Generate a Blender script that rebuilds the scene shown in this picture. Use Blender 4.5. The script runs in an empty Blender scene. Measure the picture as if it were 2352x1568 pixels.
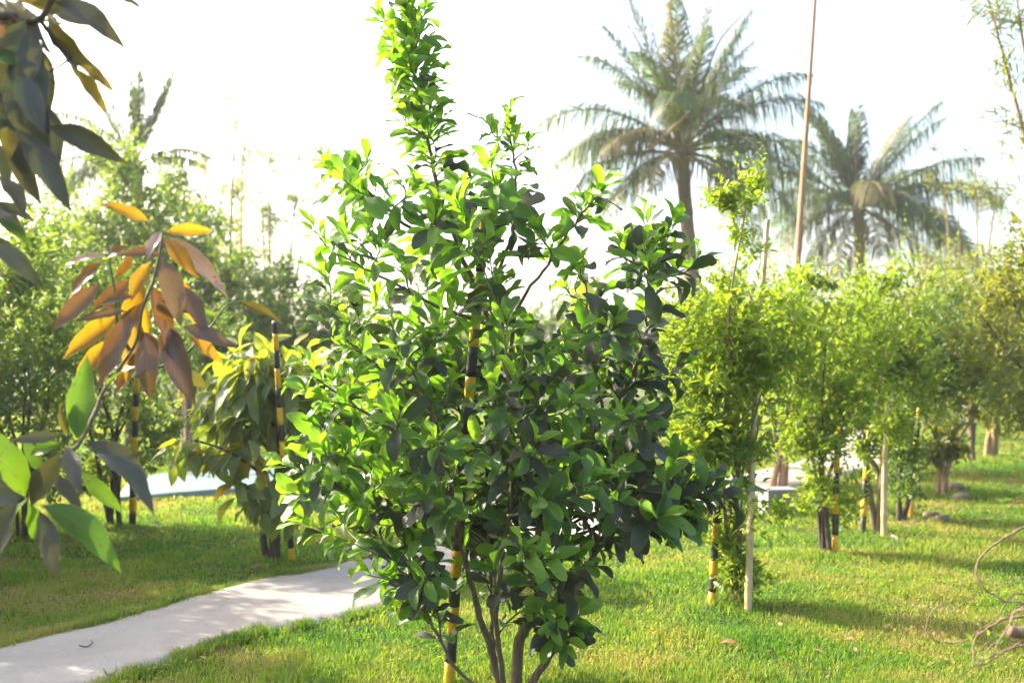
import bpy, math
import numpy as np
from mathutils import Vector, Matrix

PI = math.pi
scene = bpy.context.scene
col = scene.collection

# ------------------------------------------------------------------ camera
CAM_H = 1.5
FPX = 2287.0                       # focal length in pixels of a 2352 x 1568 frame
PITCH = math.atan(66.0 / FPX)
cam_d = bpy.data.cameras.new('camera')
cam_d.lens = 35.0
cam_d.sensor_width = 36.0
cam_d.clip_start = 0.05
cam_d.clip_end = 3000
cam_d.dof.use_dof = True
cam_d.dof.focus_distance = 4.45
cam_d.dof.aperture_fstop = 2.1
cam_d.dof.aperture_blades = 0
cam = bpy.data.objects.new('camera', cam_d)
cam.location = (0, 0, CAM_H)
cam.rotation_euler = (PI / 2 + PITCH, 0, 0)
col.objects.link(cam)
scene.camera = cam

# ------------------------------------------------------------------ light
SUN_EL = math.radians(31)
SUN_AZ = math.radians(-62)         # left of the view, a little behind the trees
sun_dir = Vector((math.sin(SUN_AZ) * math.cos(SUN_EL), math.cos(SUN_AZ) * math.cos(SUN_EL), math.sin(SUN_EL)))
world = bpy.data.worlds.new('World')
scene.world = world
world.use_nodes = True
wn = world.node_tree
bg = wn.nodes['Background']
sky = wn.nodes.new('ShaderNodeTexSky')
sky.sky_type = 'NISHITA'
sky.sun_disc = False
sky.sun_elevation = SUN_EL
sky.sun_rotation = SUN_AZ
sky.altitude = 0
sky.air_density = 1.0
sky.dust_density = 5.0
sky.ozone_density = 0.4
bg.inputs['Strength'].default_value = 0.15
wn.links.new(sky.outputs[0], bg.inputs['Color'])
sun_l = bpy.data.lights.new('sun', 'SUN')
sun_l.energy = 3.7
sun_l.angle = math.radians(0.6)
sun_l.color = (1.0, 0.91, 0.72)
sun = bpy.data.objects.new('sun', sun_l)
sun.rotation_euler = sun_dir.to_track_quat('Z', 'Y').to_euler()
col.objects.link(sun)

scene.view_settings.view_transform = 'Standard'
scene.view_settings.look = 'None'
scene.view_settings.exposure = 2.0
scene.view_settings.gamma = 1.0
scene.view_settings.use_curve_mapping = False
scene.render.engine = 'CYCLES'
scene.cycles.use_denoising = True
scene.cycles.max_bounces = 8
scene.cycles.diffuse_bounces = 4
scene.cycles.glossy_bounces = 2
scene.cycles.transmission_bounces = 4
scene.cycles.caustics_reflective = False
scene.cycles.caustics_refractive = False

HAZE = 0.0012                       # density of the hazy air

# ------------------------------------------------------------------ helpers
CP, SP = math.cos(PITCH), math.sin(PITCH)

def at(x, y, d):
    """world point on the line of sight of picture point (x, y) at distance d along +Y"""
    u = (x - 1176.0) / FPX
    v = (784.0 - y) / FPX
    dy = CP - v * SP
    dz = SP + v * CP
    return np.array([u / dy * d, d, CAM_H + dz / dy * d])

def onground(x, y, z=0.0):
    u = (x - 1176.0) / FPX
    v = (784.0 - y) / FPX
    dy = CP - v * SP
    dz = SP + v * CP
    k = (z - CAM_H) / dz
    return np.array([u * k, dy * k, z])

def project(P):
    x = P[:, 0]; y = P[:, 1]; z = P[:, 2] - CAM_H
    f = y * CP + z * SP
    v = -y * SP + z * CP
    return 1176 + x / f * FPX, 784 - v / f * FPX, f

def unit(a):
    a = np.asarray(a, float)
    return a / (np.linalg.norm(a, axis=-1, keepdims=True) + 1e-12)

def hash2(ix, iy, seed):
    n = (ix.astype(np.int64) * 374761393 + iy.astype(np.int64) * 668265263 + seed * 1274126177) & 0x7fffffff
    n = ((n ^ (n >> 13)) * 1274126177) & 0x7fffffff
    return ((n ^ (n >> 16)) & 0xffff) / 65535.0

def vnoise(x, y, scale, seed=0):
    x = np.asarray(x, float) / scale; y = np.asarray(y, float) / scale
    ix = np.floor(x); iy = np.floor(y)
    fx = x - ix; fy = y - iy
    fx = fx * fx * (3 - 2 * fx); fy = fy * fy * (3 - 2 * fy)
    a = hash2(ix, iy, seed); b = hash2(ix + 1, iy, seed)
    c = hash2(ix, iy + 1, seed); d = hash2(ix + 1, iy + 1, seed)
    return (a * (1 - fx) + b * fx) * (1 - fy) + (c * (1 - fx) + d * fx) * fy

def gh(x, y):
    """height of the lawn"""
    return 0.05 * (vnoise(x, y, 1.7, 3) - 0.5) + 0.025 * (vnoise(x, y, 0.45, 5) - 0.5)

def catmull(pts, n):
    pts = np.asarray(pts, float)
    if len(pts) == 2:
        t = np.linspace(0, 1, n)[:, None]
        return pts[0] * (1 - t) + pts[1] * t
    P = np.vstack([2 * pts[0] - pts[1], pts, 2 * pts[-1] - pts[-2]])
    seg = len(pts) - 1
    out = []
    for u in np.linspace(0, seg, n):
        i = min(int(u), seg - 1); t = u - i
        p0, p1, p2, p3 = P[i], P[i + 1], P[i + 2], P[i + 3]
        out.append(0.5 * ((2 * p1) + (-p0 + p2) * t + (2 * p0 - 5 * p1 + 4 * p2 - p3) * t * t + (-p0 + 3 * p1 - 3 * p2 + p3) * t ** 3))
    return np.array(out)

def tube(pts, radii, n=7, seed=0, rough=0.0, cap=False):
    pts = np.asarray(pts, float); m = len(pts)
    radii = np.broadcast_to(np.asarray(radii, float), (m,)).copy()
    T = unit(np.gradient(pts, axis=0))
    ref = np.array([0.0, 0, 1]) if abs(T[0, 2]) < 0.9 else np.array([1.0, 0, 0])
    U = unit(np.cross(T[0], ref)); Us = [U]
    for i in range(1, m):
        U = unit(Us[-1] - T[i] * np.dot(Us[-1], T[i])); Us.append(U)
    Us = np.array(Us); W = np.cross(T, Us)
    a = np.linspace(0, 2 * PI, n, endpoint=False)
    R = radii[:, None]
    if rough:
        R = R * (1 + rough * np.random.default_rng(seed).normal(size=(m, n)))
    V = pts[:, None, :] + R[..., None] * (np.cos(a)[None, :, None] * Us[:, None, :] + np.sin(a)[None, :, None] * W[:, None, :])
    V = V.reshape(-1, 3)
    F = []
    for i in range(m - 1):
        for j in range(n):
            k = (j + 1) % n
            F.append((i * n + j, i * n + k, (i + 1) * n + k, (i + 1) * n + j))
    if cap:
        F.append(tuple(range(n - 1, -1, -1)))
        F.append(tuple((m - 1) * n + j for j in range(n)))
    return V, F

class MB:
    """collects pieces of one mesh"""
    def __init__(s): s.V = []; s.F = []; s.n = 0
    def add(s, V, F):
        s.V.append(np.asarray(V, float)); s.F += [tuple(i + s.n for i in f) for f in F]; s.n += len(V); return s
    def tube(s, *a, **k): return s.add(*tube(*a, **k))
    def mesh(s, name, mat, smooth=True):
        me = bpy.data.meshes.new(name)
        me.from_pydata(np.vstack(s.V).tolist(), [], s.F)
        me.materials.append(mat)
        me.polygons.foreach_set('use_smooth', np.full(len(me.polygons), smooth))
        me.update()
        return me

def quads_mesh(name, V, F, mats, uv=None, midx=None, smooth=True):
    """fast mesh from numpy arrays; F is (n, 4) or (n, 3)"""
    me = bpy.data.meshes.new(name)
    k = F.shape[1]
    me.vertices.add(len(V)); me.vertices.foreach_set('co', np.asarray(V, np.float32).ravel())
    me.loops.add(F.size); me.loops.foreach_set('vertex_index', F.astype(np.int32).ravel())
    me.polygons.add(len(F))
    me.polygons.foreach_set('loop_start', np.arange(0, F.size, k, dtype=np.int32))
    me.polygons.foreach_set('use_smooth', np.full(len(F), smooth))
    for m in mats: me.materials.append(m)
    if midx is not None: me.polygons.foreach_set('material_index', np.asarray(midx, np.int32))
    if uv is not None:
        l = me.uv_layers.new(name='UVMap')
        l.data.foreach_set('uv', np.asarray(uv[F.ravel()], np.float32).ravel())
    me.update(calc_edges=True)
    return me

def link(name, data, parent=None, loc=None):
    o = bpy.data.objects.new(name, data)
    col.objects.link(o)
    if parent is not None: o.parent = parent
    if loc is not None: o.location = loc
    return o

def tag(o, label=None, cat=None, group=None, kind=None):
    if label: o['label'] = label
    if cat: o['category'] = cat
    if group: o['group'] = group
    if kind: o['kind'] = kind
    return o

def thing(name, label, cat, loc, group=None):
    o = link(name, None, None, tuple(float(v) for v in loc))
    o.empty_display_size = 0.1
    return tag(o, label, cat, group)

def part(name, mesh, parent, kind=None):
    """a part whose mesh is written in world coordinates"""
    o = link(name, mesh, parent)
    o.matrix_parent_inverse = Matrix.Translation(-Vector(parent.location))
    if kind: o['kind'] = kind
    return o

# ------------------------------------------------------------------ materials
def new_mat(name):
    m = bpy.data.materials.new(name); m.use_nodes = True
    nt = m.node_tree; nt.nodes.clear()
    out = nt.nodes.new('ShaderNodeOutputMaterial')
    return m, nt, out

def N(nt, kind, **kw):
    n = nt.nodes.new(kind)
    for k, v in kw.items():
        if k in n.inputs.keys() if isinstance(k, str) else False: n.inputs[k].default_value = v
        else: setattr(n, k, v)
    return n

def math_node(nt, op, a, b=None):
    n = nt.nodes.new('ShaderNodeMath'); n.operation = op
    for i, v in enumerate((a, b)):
        if v is None: continue
        if isinstance(v, (int, float)): n.inputs[i].default_value = v
        else: nt.links.new(v, n.inputs[i])
    return n.outputs[0]

def mix_col(nt, fac, a, b):
    n = nt.nodes.new('ShaderNodeMix'); n.data_type = 'RGBA'
    for sock, v in ((n.inputs[0], fac), (n.inputs[6], a), (n.inputs[7], b)):
        if isinstance(v, tuple): sock.default_value = v if len(v) == 4 else v + (1,)
        elif isinstance(v, (int, float)): sock.default_value = v
        else: nt.links.new(v, sock)
    return n.outputs[2]

def ramp(nt, fac, stops):
    r = nt.nodes.new('ShaderNodeValToRGB')
    while len(r.color_ramp.elements) < len(stops): r.color_ramp.elements.new(0.5)
    for e, (p, c) in zip(r.color_ramp.elements, stops):
        e.position = p; e.color = c if len(c) == 4 else c + (1,)
    if fac is not None: nt.links.new(fac, r.inputs[0])
    return r.outputs[0]

def noise(nt, scale, detail=3, vec=None, rough=0.5):
    n = nt.nodes.new('ShaderNodeTexNoise')
    n.inputs['Scale'].default_value = scale; n.inputs['Detail'].default_value = detail
    n.inputs['Roughness'].default_value = rough
    if vec is not None: nt.links.new(vec, n.inputs['Vector'])
    return n.outputs['Fac']

def world_pos(nt):
    return nt.nodes.new('ShaderNodeNewGeometry').outputs['Position']

def leaf_mat(name, cols, trans, tw=0.4, rough=0.4, spec=0.5, dust=None, dust_amt=0.0, veins=True, tips=None, coat=0.0):
    """cols: colours picked leaf by leaf; trans: colour of light coming through"""
    m, nt, out = new_mat(name)
    geo = nt.nodes.new('ShaderNodeNewGeometry')
    oi = nt.nodes.new('ShaderNodeObjectInfo')
    rnd = math_node(nt, 'FRACT', math_node(nt, 'ADD', geo.outputs['Random Per Island'], oi.outputs['Random']))
    tc = nt.nodes.new('ShaderNodeTexCoord')
    inl = math_node(nt, 'MULTIPLY', math_node(nt, 'SUBTRACT', noise(nt, 9, 2, geo.outputs['Position']), 0.5), 0.8)
    if veins:
        sx = nt.nodes.new('ShaderNodeSeparateXYZ'); nt.links.new(tc.outputs['UV'], sx.inputs[0])
        inl = math_node(nt, 'ADD', inl, math_node(nt, 'MULTIPLY', math_node(nt, 'SUBTRACT', sx.outputs['X'], 0.5), 0.45))
    base = ramp(nt, math_node(nt, 'ADD', rnd, inl), [(i / max(1, len(cols) - 1), c) for i, c in enumerate(cols)])
    tcol = ramp(nt, math_node(nt, 'ADD', inl, math_node(nt, 'FRACT', math_node(nt, 'MULTIPLY', rnd, 7.31))), [(i / max(1, len(trans) - 1), c) for i, c in enumerate(trans)])
    blot = noise(nt, 14, 3, geo.outputs['Position'])
    base = mix_col(nt, math_node(nt, 'MULTIPLY', blot, 0.45), base, mix_col(nt, 0.6, base, (0.02, 0.035, 0.008)))
    bump_h = None
    if veins:
        sep = nt.nodes.new('ShaderNodeSeparateXYZ'); nt.links.new(tc.outputs['UV'], sep.inputs[0])
        across = math_node(nt, 'ABSOLUTE', math_node(nt, 'SUBTRACT', sep.outputs['Y'], 0.5))
        mid = math_node(nt, 'LESS_THAN', across, 0.035)
        ph = math_node(nt, 'SUBTRACT', math_node(nt, 'MULTIPLY', sep.outputs['X'], 62.0), math_node(nt, 'MULTIPLY', across, 36.0))
        rib = math_node(nt, 'POWER', math_node(nt, 'ABSOLUTE', math_node(nt, 'SINE', math_node(nt, 'MULTIPLY', ph, 0.5))), 6.0)
        base = mix_col(nt, math_node(nt, 'MULTIPLY', mid, 0.45), base, tuple(min(1, c * 0.7) for c in trans[0]))
        tcol = mix_col(nt, math_node(nt, 'MULTIPLY', math_node(nt, 'MAXIMUM', mid, math_node(nt, 'MULTIPLY', rib, 0.35)), 0.45), tcol, mix_col(nt, 0.5, tcol, (0.03, 0.06, 0.01)))
        base = mix_col(nt, math_node(nt, 'MULTIPLY', rib, 0.22), base, mix_col(nt, 0.5, base, tuple(min(1, c * 0.6) for c in trans[0])))
        bump_h = math_node(nt, 'ADD', math_node(nt, 'MULTIPLY', rib, -0.4), math_node(nt, 'MULTIPLY', mid, -1.0))
        lit_rim = math_node(nt, 'MULTIPLY', math_node(nt, 'GREATER_THAN', across, 0.465), 0.5)
        base = mix_col(nt, lit_rim, base, mix_col(nt, 0.5, base, (0.5, 0.55, 0.25)))  # pale leaf margin, with the backlit edge glow painted into it
        spot = math_node(nt, 'MULTIPLY', math_node(nt, 'GREATER_THAN', math_node(nt, 'ADD', noise(nt, 70, 2, geo.outputs['Position']), math_node(nt, 'MULTIPLY', rnd, 0.08)), 0.735), 0.8)
        base = mix_col(nt, spot, base, (0.13, 0.075, 0.03)); tcol = mix_col(nt, spot, tcol, (0.12, 0.06, 0.02))
        if tips:
            edge = math_node(nt, 'GREATER_THAN', math_node(nt, 'ADD', sep.outputs['X'], math_node(nt, 'MULTIPLY', blot, 0.25)), 1.02)
            base = mix_col(nt, edge, base, tips)
    bs = nt.nodes.new('ShaderNodeBsdfPrincipled')
    if dust:
        dn = noise(nt, 5.0, 4, geo.outputs['Position'])
        dfac = math_node(nt, 'MULTIPLY', math_node(nt, 'SMOOTH_MIN', 1.0, math_node(nt, 'MULTIPLY', math_node(nt, 'ADD', dn, math_node(nt, 'MULTIPLY', rnd, 0.5)), 1.1)), dust_amt)
        base = mix_col(nt, dfac, base, dust)
    nt.links.new(base, bs.inputs['Base Color'])
    bs.inputs['Roughness'].default_value = rough
    bs.inputs['Specular IOR Level'].default_value = spec
    if coat:
        bs.inputs['Coat Weight'].default_value = coat; bs.inputs['Coat Roughness'].default_value = 0.25
    tr = nt.nodes.new('ShaderNodeBsdfTranslucent')
    nt.links.new(tcol, tr.inputs['Color'])
    if bump_h is not None:
        bp = nt.nodes.new('ShaderNodeBump'); bp.inputs['Strength'].default_value = 0.55; bp.inputs['Distance'].default_value = 0.004
        nt.links.new(bump_h, bp.inputs['Height']); nt.links.new(bp.outputs[0], bs.inputs['Normal'])
    mx = nt.nodes.new('ShaderNodeMixShader'); mx.inputs[0].default_value = tw
    nt.links.new(bs.outputs[0], mx.inputs[1]); nt.links.new(tr.outputs[0], mx.inputs[2])
    nt.links.new(mx.outputs[0], out.inputs['Surface'])
    return m

def bark_mat(name, c1, c2, scale=30, rough=0.85, stretch=6):
    m, nt, out = new_mat(name)
    tc = nt.nodes.new('ShaderNodeTexCoord')
    mp = nt.nodes.new('ShaderNodeMapping'); mp.inputs['Scale'].default_value = (stretch, stretch, 1)
    nt.links.new(tc.outputs['Object'], mp.inputs[0])
    f = noise(nt, scale / stretch, 5, mp.outputs[0], 0.65)
    c = ramp(nt, f, [(0.3, c1), (0.7, c2)])
    bs = nt.nodes.new('ShaderNodeBsdfPrincipled'); bs.inputs['Roughness'].default_value = rough
    nt.links.new(c, bs.inputs['Base Color'])
    bp = nt.nodes.new('ShaderNodeBump'); bp.inputs['Strength'].default_value = 0.5; bp.inputs['Distance'].default_value = 0.01
    nt.links.new(f, bp.inputs['Height']); nt.links.new(bp.outputs[0], bs.inputs['Normal'])
    nt.links.new(bs.outputs[0], out.inputs['Surface'])
    return m

def plain_mat(name, c1, c2, scale=8, rough=0.7, bump=0.2, detail=5, dist=0.01):
    m, nt, out = new_mat(name)
    p = world_pos(nt)
    f = noise(nt, scale, detail, p, 0.6)
    c = ramp(nt, f, [(0.3, c1), (0.7, c2)])
    bs = nt.nodes.new('ShaderNodeBsdfPrincipled'); bs.inputs['Roughness'].default_value = rough
    nt.links.new(c, bs.inputs['Base Color'])
    if bump:
        bp = nt.nodes.new('ShaderNodeBump'); bp.inputs['Strength'].default_value = bump; bp.inputs['Distance'].default_value = dist
        nt.links.new(noise(nt, scale * 6, 4, p), bp.inputs['Height']); nt.links.new(bp.outputs[0], bs.inputs['Normal'])
    nt.links.new(bs.outputs[0], out.inputs['Surface'])
    return m

def lawn_colour(nt, p, rnd=None):
    """green turf with straw coloured dry patches, by place on the lawn"""
    n1 = noise(nt, 0.55, 4, p, 0.6); n2 = noise(nt, 2.6, 3, p, 0.6)
    f = math_node(nt, 'ADD', math_node(nt, 'MULTIPLY', n1, 0.65), math_node(nt, 'MULTIPLY', n2, 0.35))
    f = math_node(nt, 'ADD', math_node(nt, 'MULTIPLY', math_node(nt, 'SUBTRACT', f, 0.5), 1.7), 0.475)
    if rnd is not None: f = math_node(nt, 'ADD', f, math_node(nt, 'MULTIPLY', math_node(nt, 'SUBTRACT', rnd, 0.5), 0.22))
    return f

M = {}
def build_materials():
    # lawn ground
    m, nt, out = new_mat('lawn_soil'); p = world_pos(nt)
    f = lawn_colour(nt, p)
    g = ramp(nt, f, [(0.35, (0.045, 0.085, 0.018)), (0.52, (0.085, 0.12, 0.028)), (0.66, (0.2, 0.165, 0.075))])
    g = mix_col(nt, math_node(nt, 'MULTIPLY', noise(nt, 55, 4, p, 0.7), 0.55), g, (0.05, 0.05, 0.02))
    bs = nt.nodes.new('ShaderNodeBsdfPrincipled'); bs.inputs['Roughness'].default_value = 0.95
    bs.inputs['Specular IOR Level'].default_value = 0.1
    nt.links.new(g, bs.inputs['Base Color'])
    bp = nt.nodes.new('ShaderNodeBump'); bp.inputs['Strength'].default_value = 0.8; bp.inputs['Distance'].default_value = 0.03
    nt.links.new(noise(nt, 40, 5, p, 0.7), bp.inputs['Height']); nt.links.new(bp.outputs[0], bs.inputs['Normal'])
    nt.links.new(bs.outputs[0], out.inputs['Surface']); M['soil'] = m
    # grass blades
    m, nt, out = new_mat('grass_blade')
    geo = nt.nodes.new('ShaderNodeNewGeometry'); rnd = geo.outputs['Random Per Island']
    f = lawn_colour(nt, geo.outputs['Position'], rnd)
    g = ramp(nt, f, [(0.33, (0.055, 0.15, 0.016)), (0.5, (0.13, 0.22, 0.025)), (0.64, (0.27, 0.26, 0.06)), (0.78, (0.38, 0.29, 0.13))])
    t = ramp(nt, f, [(0.33, (0.2, 0.45, 0.02)), (0.5, (0.44, 0.56, 0.03)), (0.68, (0.56, 0.48, 0.09))])
    bs = nt.nodes.new('ShaderNodeBsdfPrincipled'); bs.inputs['Roughness'].default_value = 0.55; bs.inputs['Specular IOR Level'].default_value = 0.3
    nt.links.new(g, bs.inputs['Base Color'])
    tr = nt.nodes.new('ShaderNodeBsdfTranslucent'); nt.links.new(t, tr.inputs['Color'])
    mx = nt.nodes.new('ShaderNodeMixShader'); mx.inputs[0].default_value = 0.42
    nt.links.new(bs.outputs[0], mx.inputs[1]); nt.links.new(tr.outputs[0], mx.inputs[2]); nt.links.new(mx.outputs[0], out.inputs['Surface']); M['blade'] = m
    # pale concrete path
    m, nt, out = new_mat('pale_concrete'); p = world_pos(nt)
    a = noise(nt, 1.3, 5, p, 0.6); b = noise(nt, 18, 4, p, 0.65)
    c = ramp(nt, a, [(0.3, (0.27, 0.24, 0.215)), (0.7, (0.41, 0.37, 0.335))])
    c = mix_col(nt, math_node(nt, 'MULTIPLY', b, 0.5), c, (0.27, 0.24, 0.21))
    c = mix_col(nt, math_node(nt, 'MULTIPLY', math_node(nt, 'GREATER_THAN', noise(nt, 4.5, 6, p, 0.75), 0.6), 0.25), c, (0.24, 0.2, 0.17))
    v = nt.nodes.new('ShaderNodeTexVoronoi'); v.feature = 'DISTANCE_TO_EDGE'; v.inputs['Scale'].default_value = 0.8
    nt.links.new(mix_col(nt, 0.25, p, nt.nodes[-1].outputs[0]) if False else p, v.inputs['Vector'])
    spots = math_node(nt, 'GREATER_THAN', noise(nt, 38, 2, p), 0.715)
    c = mix_col(nt, math_node(nt, 'MULTIPLY', spots, 0.6), c, (0.2, 0.17, 0.14))
    bs = nt.nodes.new('ShaderNodeBsdfPrincipled'); bs.inputs['Roughness'].default_value = 0.85
    nt.links.new(c, bs.inputs['Base Color'])
    bp = nt.nodes.new('ShaderNodeBump'); bp.inputs['Strength'].default_value = 0.7; bp.inputs['Distance'].default_value = 0.015
    nt.links.new(noise(nt, 16, 7, p, 0.75), bp.inputs['Height']); nt.links.new(bp.outputs[0], bs.inputs['Normal'])
    nt.links.new(bs.outputs[0], out.inputs['Surface']); M['path'] = m
    M['aqua'] = plain_mat('aqua_sheet_paint', (0.13, 0.22, 0.225), (0.24, 0.31, 0.315), 1.6, 0.5, 0.15)
    M['concrete'] = plain_mat('grey_concrete', (0.17, 0.165, 0.175), (0.26, 0.255, 0.27), 5, 0.85, 0.3)
    M['whitewash'] = plain_mat('weathered_whitewash', (0.5, 0.5, 0.52), (0.66, 0.65, 0.66), 2, 0.85, 0.2)
    M['stone'] = plain_mat('field_stone', (0.1, 0.08, 0.055), (0.22, 0.18, 0.13), 14, 0.9, 0.4)
    for key, nm, c1, c2 in (('yellow', 'yellow_stake_paint', (0.5, 0.27, 0.006), (0.72, 0.43, 0.012)), ('black', 'black_stake_paint', (0.012, 0.012, 0.015), (0.04, 0.037, 0.037))):
        m, nt, out = new_mat(nm); p = world_pos(nt)
        c = ramp(nt, noise(nt, 18, 5, p, 0.65), [(0.3, c1), (0.7, c2)])
        chip = math_node(nt, 'GREATER_THAN', noise(nt, 55, 4, p, 0.7), 0.66)
        c = mix_col(nt, math_node(nt, 'MULTIPLY', chip, 0.75), c, (0.2, 0.15, 0.09))
        bs = nt.nodes.new('ShaderNodeBsdfPrincipled'); bs.inputs['Roughness'].default_value = 0.5
        nt.links.new(c, bs.inputs['Base Color'])
        bp = nt.nodes.new('ShaderNodeBump'); bp.inputs['Strength'].default_value = 0.3; bp.inputs['Distance'].default_value = 0.004
        nt.links.new(noise(nt, 60, 4, p), bp.inputs['Height']); nt.links.new(bp.outputs[0], bs.inputs['Normal'])
        nt.links.new(bs.outputs[0], out.inputs['Surface']); M[key] = m
    M['bamboo'] = plain_mat('dry_bamboo', (0.36, 0.25, 0.12), (0.58, 0.45, 0.25), 9, 0.5, 0.15, dist=0.003)
    M['polewood'] = bark_mat('brown_pole_wood', (0.26, 0.14, 0.075), (0.44, 0.27, 0.17), 40)
    M['bark'] = bark_mat('grey_brown_bark', (0.075, 0.053, 0.036), (0.2, 0.145, 0.095), 60)
    M['bark_light'] = bark_mat('tan_bark', (0.17, 0.115, 0.06), (0.33, 0.24, 0.14), 40)
    M['bark_dark'] = bark_mat('dark_bark', (0.035, 0.028, 0.02), (0.09, 0.07, 0.05), 60)
    M['palm_trunk'] = bark_mat('palm_trunk_bark', (0.12, 0.09, 0.06), (0.26, 0.19, 0.12), 20, stretch=1)
    M['twig_green'] = plain_mat('green_twig', (0.06, 0.085, 0.025), (0.1, 0.12, 0.04), 20, 0.6, 0.1)
    M['twig_dry'] = bark_mat('dry_vine_bark', (0.12, 0.075, 0.045), (0.27, 0.18, 0.11), 80)
    M['bud'] = plain_mat('pale_flower_bud', (0.42, 0.44, 0.16), (0.62, 0.6, 0.3), 60, 0.5, 0.1)
    # leaves
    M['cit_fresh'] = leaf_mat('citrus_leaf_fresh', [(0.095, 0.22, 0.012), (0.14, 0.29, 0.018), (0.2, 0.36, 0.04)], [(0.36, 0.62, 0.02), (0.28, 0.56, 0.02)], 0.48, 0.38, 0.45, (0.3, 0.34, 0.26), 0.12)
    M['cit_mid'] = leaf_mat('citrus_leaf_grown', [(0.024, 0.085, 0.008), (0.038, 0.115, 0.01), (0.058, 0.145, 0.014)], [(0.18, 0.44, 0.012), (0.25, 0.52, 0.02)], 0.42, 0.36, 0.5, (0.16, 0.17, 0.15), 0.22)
    M['cit_dusty_shaded'] = leaf_mat('citrus_leaf_dusty_shaded', [(0.016, 0.04, 0.012), (0.024, 0.042, 0.016), (0.03, 0.055, 0.015)], [(0.08, 0.18, 0.02), (0.13, 0.22, 0.03)], 0.2, 0.44, 0.45, (0.07, 0.059, 0.058), 0.7)  # leaf dust, darkened further to paint in shaded and inner leaves
    M['man_bronze'] = leaf_mat('mango_leaf_bronze', [(0.07, 0.038, 0.02), (0.11, 0.055, 0.03), (0.075, 0.05, 0.018)], [(0.36, 0.15, 0.012), (0.24, 0.1, 0.012), (0.32, 0.18, 0.015)], 0.18, 0.33, 0.6, (0.13, 0.095, 0.075), 0.55, coat=0.25)  # the dust tint here paints leaf sheen into the bronze colour
    M['man_gold'] = leaf_mat('mango_leaf_golden', [(0.2, 0.11, 0.02), (0.24, 0.14, 0.02)], [(0.56, 0.33, 0.01), (0.44, 0.23, 0.01)], 0.42, 0.33, 0.5)
    M['man_sheen'] = leaf_mat('mango_leaf_pale_sheen', [(0.3, 0.24, 0.26), (0.36, 0.3, 0.32)], [(0.5, 0.28, 0.1), (0.55, 0.3, 0.1)], 0.2, 0.3, 0.7, coat=0.3)  # sky reflection on the leaf painted in as a pale base colour
    M['man_green'] = leaf_mat('mango_leaf_green', [(0.035, 0.1, 0.01), (0.05, 0.13, 0.012)], [(0.2, 0.34, 0.012), (0.13, 0.27, 0.01)], 0.36, 0.36, 0.5)
    M['man_dark'] = leaf_mat('mango_leaf_dark_shaded', [(0.03, 0.04, 0.03), (0.04, 0.055, 0.03), (0.045, 0.04, 0.035)], [(0.12, 0.16, 0.02), (0.2, 0.17, 0.02)], 0.13, 0.42, 0.45, (0.085, 0.075, 0.078), 0.6)  # shade on these leaves put into a dark, greyed colour
    M['man_olive'] = leaf_mat('mango_leaf_olive', [(0.07, 0.07, 0.012), (0.09, 0.08, 0.015)], [(0.24, 0.21, 0.012), (0.3, 0.21, 0.012)], 0.26, 0.36, 0.5)
    M['broad'] = leaf_mat('drooping_broad_leaf', [(0.07, 0.14, 0.03), (0.1, 0.17, 0.045), (0.14, 0.2, 0.08)], [(0.46, 0.62, 0.02), (0.6, 0.64, 0.03), (0.38, 0.58, 0.02)], 0.48, 0.38, 0.55, (0.24, 0.26, 0.22), 0.3)
    M['broad_yellow'] = leaf_mat('drooping_broad_leaf_yellow', [(0.3, 0.26, 0.02), (0.36, 0.2, 0.03)], [(0.8, 0.65, 0.03), (0.75, 0.4, 0.03)], 0.5, 0.4, 0.5)
    M['hedge_l'] = leaf_mat('shrub_leaf_soft_green', [(0.045, 0.115, 0.018), (0.075, 0.15, 0.022), (0.11, 0.19, 0.035), (0.14, 0.14, 0.03)], [(0.32, 0.5, 0.03), (0.4, 0.5, 0.04), (0.26, 0.46, 0.03)], 0.4, 0.42, 0.5, (0.3, 0.31, 0.24), 0.12, veins=False)
    M['hedge_r'] = leaf_mat('shrub_leaf_yellow_green', [(0.08, 0.17, 0.012), (0.11, 0.21, 0.015), (0.15, 0.22, 0.02), (0.24, 0.17, 0.02)], [(0.36, 0.56, 0.02), (0.48, 0.58, 0.03), (0.3, 0.52, 0.015)], 0.45, 0.45, 0.45, veins=False)
    M['hedge_d'] = leaf_mat('shrub_leaf_dark', [(0.035, 0.085, 0.015), (0.05, 0.11, 0.02), (0.08, 0.13, 0.03)], [(0.24, 0.4, 0.03), (0.3, 0.45, 0.04)], 0.35, 0.45, 0.45, veins=False)
    M['olive'] = leaf_mat('tree_leaf_olive', [(0.07, 0.11, 0.02), (0.1, 0.13, 0.03), (0.15, 0.12, 0.03)], [(0.38, 0.48, 0.04), (0.48, 0.48, 0.05)], 0.4, 0.45, 0.45, veins=False)
    M['pale'] = leaf_mat('feathery_leaf_pale', [(0.09, 0.13, 0.03), (0.13, 0.17, 0.04)], [(0.42, 0.5, 0.08), (0.5, 0.52, 0.1)], 0.5, 0.5, 0.4, veins=False)
    M['frond'] = leaf_mat('palm_leaflet', [(0.018, 0.045, 0.008), (0.027, 0.058, 0.01), (0.045, 0.075, 0.015)], [(0.16, 0.28, 0.02), (0.28, 0.38, 0.03)], 0.3, 0.42, 0.5, (0.13, 0.14, 0.13), 0.2, veins=False)
    M['frond_dry'] = leaf_mat('palm_leaflet_straw', [(0.11, 0.105, 0.04), (0.16, 0.14, 0.06)], [(0.36, 0.33, 0.08), (0.4, 0.36, 0.1)], 0.4, 0.5, 0.5, veins=False)
    M['rachis'] = plain_mat('palm_leaf_stalk', (0.22, 0.19, 0.07), (0.34, 0.28, 0.12), 4, 0.5, 0.1)
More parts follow.
